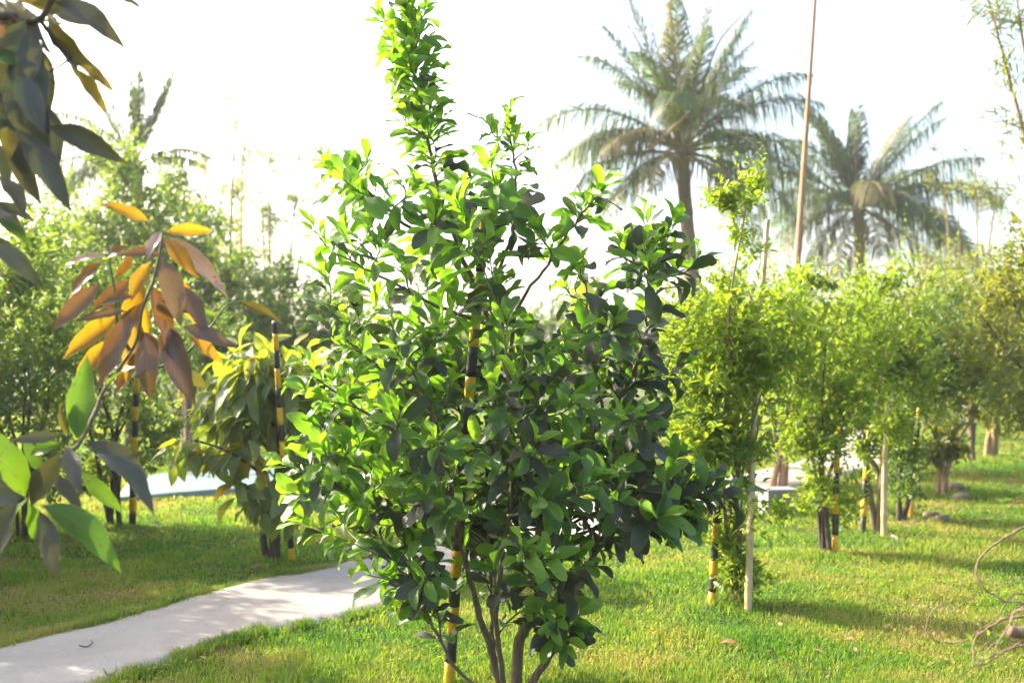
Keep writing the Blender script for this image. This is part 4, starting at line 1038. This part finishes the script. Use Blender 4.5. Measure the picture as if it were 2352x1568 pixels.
def build_broad_tree():
    """tree with large drooping leaves left of the citrus tree"""
    r = np.random.default_rng(91)
    f = onground(630, 1284); d = f[1]
    root = thing('broad_leaved_tree', 'small tree with large drooping leaves left of the citrus tree', 'tree', f)
    stems = [[(632, 1300, 0), (632, 1180, 0), (642, 1060, 0), (648, 950, .1), (650, 860, .1), (645, 800, .1)],
             [(640, 1080, 0), (600, 1010, -.1), (545, 960, -.2), (500, 900, -.2)], [(645, 1010, 0), (700, 930, .1), (740, 850, .1)],
             [(645, 1000, 0), (600, 930, .2), (560, 850, .3), (540, 800, .3)], [(640, 1090, 0), (690, 1050, -.1), (735, 1000, -.1)],
             [(638, 1130, 0), (590, 1080, -.25), (520, 1035, -.35), (440, 1010, -.4), (420, 1025, -.4)], [(636, 1180, 0), (600, 1150, -.2), (560, 1110, -.3)], [(648, 930, .1), (600, 860, -.2), (580, 810, -.3)],
             [(618, 1290, .05), (605, 1240, .05), (612, 1180, .1), (632, 1110, .05)]]
    tipsC = []
    for k, s in enumerate(stems):
        C = catmull(np.array([at(x, y, d + z) for x, y, z in s]), 18)
        if k in (0, 8): C[0, 2] = -.08
        r0 = .05 if k == 0 else (.035 if k == 8 else .014)
        part('trunk' if k == 0 else 'branch', MB().tube(C, np.linspace(r0, .006 if k not in (0, 8) else .012, 18), 8, k, .05).mesh('branch', M['bark_dark']), root)
        if k != 8: tipsC.append(C)
    P, A, Nn, S, MI = [], [], [], [], []
    def put(p, out, yel=.04):
        a = unit(out * .55 + np.array([0, 0, -1.0 * r.uniform(.3, 1.2)]) + r.normal(size=3) * .25)
        P.append(p); A.append(a); Nn.append(out + np.array([0, 0, .5]) + r.normal(size=3) * .35); S.append(r.uniform(.17, .29)); MI.append(1 if r.random() < yel else 0)
    cen = at(630, 960, d)
    for k, C in enumerate(tipsC):
        for u in np.linspace(.35 if k else .55, 1, 16):
            i = int(u * 17); put(C[i] + r.normal(size=3) * .02, unit((C[i] - cen) * [1, 1, .2] + r.normal(size=3) * .4))
    for x, y, rx, ry, n in [(610, 860, 120, 75, 150), (560, 950, 95, 80, 95), (710, 920, 75, 110, 80), (640, 830, 130, 55, 90), (690, 1080, 60, 90, 45), (640, 1130, 60, 60, 30), (500, 900, 50, 60, 26), (745, 900, 60, 90, 60), (590, 900, 130, 110, 60)]:
        for _ in range(n):
            v = unit(r.normal(size=3)) * r.uniform(.4, 1.05)
            p = at(x + v[0] * rx, y + v[2] * ry, d + v[1] * .38)
            put(p, unit((p - cen) * [1, 1, .2] + r.normal(size=3) * .3))
    for x, y, n, yl in [(425, 1045, 4, 0), (480, 1050, 7, .5), (520, 1060, 7, .4), (585, 1070, 7, .6), (550, 1130, 8, .5), (600, 1180, 6, .1), (640, 1160, 6, .1), (560, 1040, 5, .2)]:
        for _ in range(n): put(at(x + r.normal() * 14, y - 18 + r.normal() * 12, d - .35 + r.normal() * .06), unit(r.normal(size=3) * [1, 1, .2]), yl)
    P, A, Nn, S, MI = map(np.array, (P, A, Nn, S, MI)); n = len(P); ti = r.integers(0, 3, n)
    od = np.argsort(P[:, 1])[:290]; near = set(od.tolist()); mats = [M['broad'], M['broad_yellow']]
    for k in od: leaf_part('brd', int(ti[k]), BRD_T[ti[k]], mats[MI[k]], root, P[k], A[k], Nn[k], S[k])
    rest = np.array([k for k in range(n) if k not in near])
    VV, FF, UU, MM, off = [], [], [], [], 0
    for t in range(3):
        s = rest[ti[rest] == t]; V, F, UV = place(BRD_T[t], P[s], A[s], Nn[s], S[s])
        VV.append(V); FF.append(F + off); UU.append(UV); off += len(V); MM.append(np.repeat(MI[s], len(BRD_T[t][1])))
    part('foliage', quads_mesh('foliage', np.vstack(VV), np.vstack(FF), mats, np.vstack(UU), np.concatenate(MM)), root, 'stuff')

# ------------------------------------------------------------------ palms
def palm(label, trunk_px, crown_px, d, r_trunk, fronds, seed):
    r = np.random.default_rng(seed)
    crown = at(crown_px[0], crown_px[1], d)
    foot = np.array([at(trunk_px[0], trunk_px[1], d)[0], d, 0.])
    root = thing('coconut_palm', label, 'palm', foot, 'coconut palms behind the garden')
    C = catmull([foot - [0, 0, .1], foot * .6 + crown * .4 + [0.1, 0, 0], foot * .2 + crown * .8, crown], 40)
    rad = np.linspace(r_trunk * 1.1, r_trunk * .85, 40) * (1 + .035 * (np.arange(40) % 2)); rad[-5:] *= np.array([1.05, 1.15, 1.25, 1.1, .5])
    part('trunk', MB().tube(C, rad, 12, seed, .03).mesh('trunk', M['palm_trunk']), root)
    for k, (az, el, ln, droop, dry, *lsc) in enumerate(fronds):
        lsc = lsc[0] if lsc else 1.0
        az = math.radians(az); el = math.radians(el)
        droop *= 1.0 + .28 * (el < 1.0); az += r.normal() * .12; el += r.normal() * .06; ln *= r.uniform(.9, 1.1)
        d0 = np.array([math.cos(az) * math.cos(el), math.sin(az) * math.cos(el), math.sin(el)])
        n = 36; step = ln / (n - 1); P = [crown + d0 * .1 + r.normal(size=3) * .06]; v = d0.copy()
        for i in range(n - 1):
            v = unit(v + np.array([0, 0, -droop * step * (0.35 + 1.3 * i / n)])); P.append(P[-1] + v * step)
        P = np.array(P); T = unit(np.gradient(P, axis=0))
        sidev = np.cross(T, [0, 0, 1.0])
        bad = np.linalg.norm(sidev, axis=1) < .2
        ref = unit(np.array([-math.sin(az), math.cos(az), 0]))
        sidev[bad] = -ref; sidev = unit(sidev); upv = np.cross(sidev, T)
        up_f = max(0.0, min(1.0, (math.degrees(el) - 45) / 30))
        m = 85; uu = np.linspace(.16, 1, m); rag = r.uniform(.05, .3); VV, FF, off = [], [], 0
        bs = [np.array([np.interp(uu, np.linspace(0, 1, n), X[:, c]) for c in range(3)]).T for X in (P, T, sidev, upv)]
        for sgn in (-1, 1):
            leng = lsc * ln * (.31 - .05 * up_f) * np.sin(PI * np.clip(uu * .86 + .12, 0, 1)) ** .7 * r.uniform(.8, 1.1, m)
            leng *= np.where(vnoise(uu * 40, uu * 0 + k * 7 + sgn, 2.2, seed) < rag, .25, 1)
            a = unit(bs[1] * (.6 + .25 * up_f) + sgn * bs[2] * (.85 - .1 * up_f) + bs[3] * .15 + r.normal(size=(m, 3)) * .13)
            b0 = bs[0]; mid = b0 + a * (leng * .5)[:, None] - np.array([0, 0, 1]) * (leng * .07)[:, None]
            tip = b0 + a * (leng * .82)[:, None] - np.array([0, 0, 1]) * (leng * r.uniform(.55, 1.25, m))[:, None]
            w = unit(np.cross(a, bs[3])) * max(ln * .0045, .016)
            V = np.stack([b0 - w * .6, b0 + w * .6, mid + w, mid - w, tip + w * .1, tip - w * .1], 1).reshape(-1, 3)
            o6 = np.arange(m)[:, None] * 6
            FF.append(np.concatenate([o6 + [0, 1, 2, 3], o6 + [3, 2, 4, 5]]) + off); VV.append(V); off += len(V)
        fo = part('frond', quads_mesh('frond', np.vstack(VV), np.vstack(FF), [M['frond_dry' if dry else 'frond']]), root, 'stuff')
        ra = MB().tube(P, np.linspace(.045, .006, n) * ln / 3.5, 6).mesh('midrib', M['rachis'])
        o = link('midrib', ra, fo); o.matrix_parent_inverse = Matrix.Identity(4)
    return root, crown

def build_palms():
    r = np.random.default_rng(3)
    def fan(seed, base):
        q = np.random.default_rng(seed); out = list(base)
        return out
    # (azimuth in degrees: 0 right, 90 away, 180 left), elevation, length, droop, straw
    big = [(100, 86, 4.4, .05, 0), (170, 80, 4.1, .06, 0), (20, 78, 4.3, .05, 0), (200, 70, 3.8, .12, 0), (340, 72, 3.8, .12, 0), (185, 62, 3.6, .16, 0), (10, 60, 3.6, .2, 0), (250, 70, 3.6, .18, 1),
           (180, 42, 4.1, .28, 0), (175, 22, 3.9, .32, 0), (190, 5, 3.5, .34, 0), (0, 36, 4.0, .24, 0), (5, 14, 3.8, .30, 0), (352, -6, 3.4, .30, 0), (215, 20, 3.2, .4, 1), (320, 18, 3.2, .4, 0),
           (255, 40, 3.2, .42, 0), (285, 35, 3.3, .42, 0), (140, 30, 3.6, .3, 0), (45, 30, 3.6, .3, 0), (165, -22, 2.8, .25, 0), (15, -25, 3.0, .3, 0), (270, 60, 3.0, .3, 0), (300, -10, 2.6, .4, 1), (240, -5, 2.6, .4, 1), (160, 68, 3.8, .14, 0), (40, 66, 3.8, .14, 0), (120, 55, 3.8, .22, 0), (230, 55, 3.2, .3, 0), (310, 52, 3.2, .3, 0), (195, 30, 3.8, .42, 0), (350, 25, 3.8, .4, 0), (170, 55, 4.0, .26, 0), (8, 50, 4.0, .22, 0), (205, -12, 3.2, .4, 0), (335, -18, 3.2, .4, 0)]
    root, crown = palm('larger coconut palm left of the tall pole', (1600, 800), (1568, 345), 26, .19, big, 5)
    # a bare leaf stalk sticking out of the crown
    a = at(1655, 196, 25.3); b = at(1489, 346, 25.0); mb = MB().tube([crown + [0.1, -.1, .1], at(1640, 240, 25.6), a, at(1570, 272, 25.0), b], [.03, .03, .028, .026, .02], 6)
    part('bare_leaf_stalk', MB().tube(catmull([a, at(1572, 270, 25.1), b], 8), np.linspace(.06, .045, 8), 6, cap=True).mesh('bare_leaf_stalk', M['bamboo']), root)
    part('bare_leaf_stalk', MB().tube(catmull([crown + [.1, -.1, .3], at(1640, 120, 26), at(1690, 50, 26), at(1745, 0, 26)], 10), np.linspace(.05, .012, 10), 6).mesh('bare_leaf_stalk', M['rachis']), root)
    small = [(100, 80, 3.0, .08, 0), (60, 74, 3.0, .1, 0), (185, 66, 3.4, .14, 0), (200, 62, 3.2, .2, 0), (350, 44, 4.2, .16, 0), (95, 66, 3.2, .3, 0), (150, 64, 3.3, .25, 0), (30, 58, 3.8, .14, 1), (150, 60, 3.6, .2, 0), (15, 46, 4.2, .22, 0), (5, 28, 4.6, .24, 0), (0, 10, 4.3, .26, 0), (178, 40, 3.8, .3, 0), (185, 18, 3.6, .36, 0), (200, 0, 3.2, .4, 1),
             (352, -8, 4.0, .26, 0), (345, -22, 3.6, .25, 1), (255, 30, 3.0, .45, 1), (290, 25, 3.2, .45, 0), (225, -15, 3.0, .4, 1), (320, 30, 3.4, .35, 0), (60, 35, 3.6, .3, 0), (130, 25, 3.6, .3, 0), (270, -20, 2.6, .4, 1), (180, -30, 3.0, .3, 0), (130, 70, 3.4, .15, 0), (340, 60, 3.6, .2, 0), (200, 50, 3.4, .3, 0), (10, 58, 4.0, .18, 0), (220, 20, 3.2, .45, 0), (310, 5, 3.4, .4, 0), (355, 18, 4.2, .36, 0), (175, 8, 3.6, .4, 0)]
    palm('smaller coconut palm right of the tall pole', (1985, 800), (1972, 478), 30, .17, small, 6)
    left = [(178, 60, 2.5, .03, 0, .95), (185, 70, 2.4, .03, 0, .95), (150, 80, 2.4, .03, 0, .9), (90, 88, 2.4, .03, 0, .95), (20, 82, 2.3, .03, 0, .95), (5, 70, 2.3, .03, 0, .9), (355, 60, 2.6, .02, 0, .8), (180, 45, 3.0, .28, 0, .8), (190, 25, 3.0, .34, 0, .9), (175, 5, 2.8, .34, 0, 1.), (200, -10, 2.6, .3, 0, 1.), (185, 15, 3.3, .3, 0, .9), (0, 12, 2.0, .4, 0, .9), (350, 30, 2.0, .4, 0, .8)]
    palm('coconut palm with upright fronds above the left shrubs', (330, 800), (312, 372), 27, .2, left, 7)

# ------------------------------------------------------------------ feathery and far trees
def feathery(label, foot, tops, d, nb, seed, mat='pale', lsize=.16, r0=.05, reach=.9):
    r = np.random.default_rng(seed)
    foot = np.asarray(foot, float)
    root = thing('feathery_tree', label, 'tree', foot, 'feathery trees')
    P, A = [], []
    br = MB()
    for k, t in enumerate(tops):
        t = np.asarray(t, float)
        C = catmull([foot + [0, 0, -.1], foot * .55 + t * .45 + r.normal(size=3) * [.12, .12, 0], t], 30)
        part('trunk' if k == 0 else 'stem', MB().tube(C, np.linspace(r0, .008, 30), 7, k, .04).mesh('stem', M['bark_light']), root)
        for j in range(nb):
            u = r.uniform(.25, .98); q = C[int(u * 29)]
            dv = unit(np.array([r.normal(), r.normal(), r.uniform(.3, 1.6)])); ln = reach * (1.15 - u) * r.uniform(.5, 1.3) + .2
            e = q + dv * ln; mid = q + dv * ln * .5 + [0, 0, -.04]
            br.tube([q, mid, e], [.008, .006, .003], 4)
            for _ in range(36):
                s = r.uniform(.1, 1.05); P.append(q + (e - q) * s + r.normal(size=3) * .07); A.append(dv * .6 + r.normal(size=3) * .6 + [0, 0, -.25])
    part('twigs', br.mesh('twigs', M['bark_light']), root, 'stuff')
    P = np.array(P); A = np.array(A); n = len(P)
    V, F, UV = place(SM_N, P, A, r.normal(size=(n, 3)) + [0, 0, .6], lsize * r.uniform(.6, 1.3, n))
    part('foliage', quads_mesh('foliage', V, F, [M[mat]], UV), root, 'stuff')

def build_far():
    d = 22
    feathery('tall thin feathery tree standing in the glare left of the citrus tree', np.array([at(545, 800, d)[0], d, 0]), [at(548, 150, d), at(560, 300, d)], d, 34, 101, r0=.06)
    feathery('feathery tree with slanting stems left of the citrus tree top', np.array([at(600, 800, 21)[0], 21, 0]), [at(690, 330, 21), at(620, 290, 21), at(735, 420, 21), at(600, 420, 21)], 21, 22, 102, r0=.05)
    feathery('low feathery tree between the left palm and the thin tree', np.array([at(470, 800, 24)[0], 24, 0]), [at(470, 360, 24), at(430, 400, 24), at(510, 430, 24)], 24, 30, 103, r0=.05)
    dr = 11
    feathery('dark feathery tree hanging into the top right corner', np.array([6.9, 11.4, 0]), [at(2262, -30, dr), at(2330, -40, dr), at(2400, 120, dr), at(2420, -200, dr)], dr, 24, 104, mat='olive', lsize=.13, r0=.07, reach=.7)
    feathery('thin leafed feathery tree behind the sparse tree on the far right', np.array([at(2230, 800, 20)[0], 20, 0]), [at(2160, 300, 20), at(2240, 330, 20), at(2310, 280, 20), at(2200, 440, 20)], 20, 16, 105, mat='pale', lsize=.14, r0=.04, reach=.8)
    # tree belt at the back
    r = np.random.default_rng(9)
    xs = [(-250, 640, 44), (30, 700, 46), (220, 690, 50), (520, 700, 48), (760, 700, 46), (960, 720, 52), (1130, 735, 50), (1270, 700, 44), (1420, 740, 50), (1560, 700, 52), (1690, 660, 40), (1860, 700, 50), (2060, 730, 52), (2240, 720, 46), (2420, 690, 44), (2620, 680, 46)]
    names = ['leftmost', 'second', 'third', 'fourth', 'fifth', 'sixth', 'seventh', 'eighth', 'ninth', 'tenth', 'eleventh', 'twelfth', 'thirteenth', 'fourteenth', 'fifteenth', 'rightmost']
    for k, (x, y, d) in enumerate(xs):
        f = np.array([at(x, 800, d)[0], d, 0.])
        shrub('far_tree', f'{names[k]} tree from the left in the hazy belt at the back', 'tree', f, [at(x, y, d), at(x - 40, y + 20, d)],
              [blob(x, y + 40, d, 110, 80, 1.2), blob(x - 70, y + 80, d, 80, 70, .8), blob(x + 70, y + 80, d, 80, 70, .8), blob(x, y + 130, d, 130, 50, .8)],
              330, 8, .3, 'hedge_d' if k % 3 else 'olive', 'bark', .12, 'tree belt at the back', seed=120 + k, spread=.7)
    # low pale wall far right
    y0 = 27.0; x0 = at(1880, 900, y0)[0]; x1 = at(2262, 900, y0)[0]
    mb = MB(); h = .42
    V = [(x0, y0, -.1), (x1, y0 + 1, -.1), (x1, y0 + 1.2, -.1), (x0, y0 + .2, -.1)]
    V = V + [(a, b, h) for a, b, _ in V] + [(x0 - .04, y0 - .05, h), (x1 + .04, y0 + .95, h), (x1 + .04, y0 + 1.25, h), (x0 - .04, y0 + .25, h)] + [(x0 - .04, y0 - .05, h + .07), (x1 + .04, y0 + .95, h + .07), (x1 + .04, y0 + 1.25, h + .07), (x0 - .04, y0 + .25, h + .07)]
    F = [(i, (i + 1) % 4, (i + 1) % 4 + 4, i + 4) for i in range(4)] + [(i + 8, (i + 1) % 4 + 8, (i + 1) % 4 + 12, i + 12) for i in range(4)] + [(8, 11, 10, 9), (12, 13, 14, 15)]
    mb.add(np.array(V, float), F)
    tag(link('low_wall', mb.mesh('low_wall', M['whitewash'], False)), 'low whitewashed wall far behind the right row of trees', 'wall')
    # banana plant behind the citrus tree
    d = 12.5; f = np.array([at(1330, 800, d)[0], d, 0.])
    root = thing('banana_plant', 'yellow green banana plant glowing behind the citrus tree', 'plant', f)
    part('stem', MB().tube(catmull([f - [0, 0, .1], f + [.02, 0, .6], at(1330, 800, d)], 12), np.linspace(.09, .045, 12), 9, 1, .03).mesh('stem', M['banana']), root)
    T = leaf_tmpl(prof_broad, .34, 12, 2, .25, .22, .08, 20, .2, 8)
    for (tx, ty, dz) in [(1300, 690, -.2), (1360, 700, .2), (1270, 770, -.3), (1400, 770, .3), (1335, 660, 0), (1345, 740, -.5), (1310, 820, -.4)]:
        p = at(1330, 800, d); e = at(tx, ty - 20, d + dz)
        leaf_part('ban', 0, T, M['banana'], root, p, e - p, np.array([0, -.5, 1.0]), np.linalg.norm(e - p) * 1.15)

# ------------------------------------------------------------------ dry vine on the right, small things
def build_vine():
    r = np.random.default_rng(44)
    d = 2.9
    V2 = lambda pts, dd=0: np.array([at(2021 + x * .336, 1041 + y * .336, d + dd) for x, y in pts])
    foot = np.array([2.15, 2.9, 0])
    root = thing('dry_vine_branch', 'bare curling dry branch with a cut stub reaching in at the right edge', 'branch', foot)
    hub = at(2430, 1440, d)
    part('main_branch', MB().tube(catmull([foot - [0, 0, .1], foot + [-.1, 0, .35], hub + [.12, 0, -.05], at(2400, 1452, d), at(2340, 1452, d), at(2318, 1447, d)], 24), np.concatenate([np.linspace(.026, .016, 22), [.0155, .015]]), 9, 1, .06, cap=True).mesh('main_branch', M['twig_dry']), root)
    vines = [([(1250, 400), (985, 530), (850, 620), (760, 700), (715, 770), (695, 840), (730, 920), (790, 980), (880, 1035), (985, 1042), (1150, 1120)], 0.0, .0052, .004),
             ([(560, 1058), (500, 1050), (440, 1055), (385, 1120), (350, 1210), (400, 1280), (470, 1308), (550, 1308), (650, 1250), (740, 1210), (880, 1140), (985, 1060), (1150, 1000)], .1, .0022, .0045),
             ([(1150, 960), (985, 990), (880, 1010), (800, 1060), (740, 1150), (680, 1230)], .15, .004, .002), ([(1150, 1160), (985, 1130), (900, 1140), (700, 1235), (640, 1310), (620, 1390), (650, 1420), (720, 1400), (850, 1320), (985, 1270), (1150, 1200)], -.08, .005, .004),
             ([(1150, 1250), (985, 1300), (930, 1340), (800, 1360), (690, 1400), (640, 1450), (560, 1520)], -.03, .0045, .0015), ([(1200, 300), (985, 330), (900, 355), (800, 405), (700, 440), (570, 470)], .2, .004, .0015),
             ([(1150, 820), (985, 895), (940, 920), (850, 915), (780, 960)], .05, .003, .0018), ([(1150, 1000), (985, 1080), (900, 1190), (830, 1260), (740, 1310), (650, 1370)], -.1, .0045, .003), ([(1100, 1100), (960, 1150), (850, 1240), (740, 1390)], .05, .0035, .002),
             ([(985, 1060), (930, 1170), (760, 1330), (690, 1400)], -.15, .004, .002), ([(720, 1130), (690, 1190), (640, 1150)], .2, .0018, .001), ([(690, 1190), (600, 1170), (520, 1190)], .2, .0018, .001)]
    for pts, dd, a, b in vines:
        C = catmull(V2(pts, dd), len(pts) * 5)
        dep = np.sin(np.linspace(0, r.uniform(4, 8), len(C))) * .03 + np.cumsum(r.normal(size=len(C))) * .004
        C[:, 1] += dep; C[:, 2] += np.cumsum(r.normal(size=len(C))) * .0018
        rad = np.linspace(a, b, len(C)) * .62; rad[::6] *= 1.3
        part('vine', MB().tube(C, rad, 6, 2, .05).mesh('vine', M['twig_dry']), root)
    for x, y, s, ax in [(660, 1300, .05, (-.6, 0, -.2)), (760, 1270, .055, (.7, 0, .1)), (715, 1350, .045, (.1, 0, -1)), (640, 1290, .04, (-.5, 0, .5)), (735, 1265, .05, (-.2, -.3, .4)), (755, 405, .035, (-.8, 0, -.1)), (830, 345, .035, (.6, 0, .3)), (845, 335, .03, (-.5, 0, .2)), (820, 1310, .03, (.2, 0, .2))]:
        p = V2([(x, y)], .1 if y > 500 else .2)[0]
        leaf_part('brd', 0, BRD_T[0], M['cit_fresh'], root, p, np.array(ax), np.array([.2, -.8, .6]), s)

def build_small():
    r = np.random.default_rng(15)
    def fallen(x, y, s, mat, label, z=0.0, ti=1):
        g = onground(x, y); p = g + [0, 0, z + gh(g[0], g[1]) if z < .03 else z]
        root = thing('fallen_leaf', label, 'leaf', p, 'single fallen leaves')
        leaf_part('brd', ti, BRD_T[ti], M[mat], root, p, np.array([r.normal(), r.normal(), .05]), np.array([.1, -.3, 1]), s)
    fallen(612, 1312, .13, 'litter', 'orange brown dry leaf in the grass near the path edge', .03)
    fallen(198, 1322, .1, 'litter', 'brown dry leaf in the shaded grass left of the path', .03)
    fallen(352, 1212, .1, 'litter', 'brown dry leaf beside the foot of the left striped stake', .03)
    fallen(1700, 1500, .12, 'litter', 'curled tan leaf on the sunlit lawn right of the citrus tree', .03)
    fallen(2062, 1252, .16, 'man_sheen', 'pale dry leaf lying in the shade right of the short bamboo stake', .035)
    for (pts, lab) in [([(182, 1481), (200, 1484), (213, 1474), (208, 1470)], 'dark curled twig lying on the pale path'), ([(238, 1536), (250, 1550), (268, 1536)], 'thin dark twig on the path near the bottom edge')]:
        C = catmull([onground(x, y, .045) for x, y in pts], 10)
        o = link('fallen_twig', MB().tube(C, np.linspace(.0035, .0018, 10), 5, 1, .1, cap=True).mesh('fallen_twig', M['bark_dark']))
        tag(o, lab, 'twig', 'twigs on the path')
    for k, (x, y, s, lab) in enumerate([(2207, 1143, .09, 'tan stone beside the foot of the vase shaped tree'), (2140, 1186, .08, 'flat stone in the lawn below the vase shaped tree'), (2165, 1192, .07, 'dark flat stone right of the lawn stones'), (2192, 1122, .11, 'pale stone touching the stems of the vase shaped tree'), (2100, 1166, .06, 'small stone near the rightmost striped stake')]):
        g = onground(x, y); n = 9; mb = MB(); q = np.random.default_rng(200 + k); rings = []
        for z, f in ((-.3, .8), (.15, 1.0), (.5, .8), (.68, .4)):
            a = np.linspace(0, 2 * PI, n, endpoint=False); rr = s * f * (1 + q.normal(size=n) * .09)
            rings.append(np.column_stack([g[0] + np.cos(a) * rr * 1.2, g[1] + np.sin(a) * rr, np.full(n, z * s) + q.normal(size=n) * s * .04]))
        mb.add(np.vstack(rings), [(l * n + i, l * n + (i + 1) % n, (l + 1) * n + (i + 1) % n, (l + 1) * n + i) for l in range(3) for i in range(n)] + [tuple(3 * n + i for i in range(n))])
        o = link('stone', mb.mesh('stone', M['stone'])); tag(o, lab, 'stone', 'stones in the right lawn')

build_ground()
build_path()
build_grass()
build_far()
build_palms()
build_right_row()
build_left()
build_broad_tree()
build_citrus()
build_stakes()
build_mango()
build_vine()
build_small()
def build_haze():
    m = bpy.data.materials.new('warm_haze'); m.use_nodes = True
    nt = m.node_tree; nt.nodes.clear()
    out = nt.nodes.new('ShaderNodeOutputMaterial'); v = nt.nodes.new('ShaderNodeVolumePrincipled')
    v.inputs['Color'].default_value = (0.95, 0.96, 0.97, 1); v.inputs['Density'].default_value = HAZE; v.inputs['Anisotropy'].default_value = 0.2
    nt.links.new(v.outputs[0], out.inputs['Volume'])
    a, b = np.array([-262, -62, -1.2]), np.array([262, 332, 14.5])
    V = np.array([(x, y, z) for z in (a[2], b[2]) for x, y in ((a[0], a[1]), (b[0], a[1]), (b[0], b[1]), (a[0], b[1]))])
    F = [(0, 3, 2, 1), (4, 5, 6, 7)] + [(i, (i + 1) % 4, (i + 1) % 4 + 4, i + 4) for i in range(4)]
    tag(link('haze', MB().add(V, F).mesh('haze', m, False)), kind='stuff')
build_haze()
tri = sum(len(o.data.polygons) for o in scene.objects if o.type == 'MESH')
print('objects', len(scene.objects), 'faces', tri)
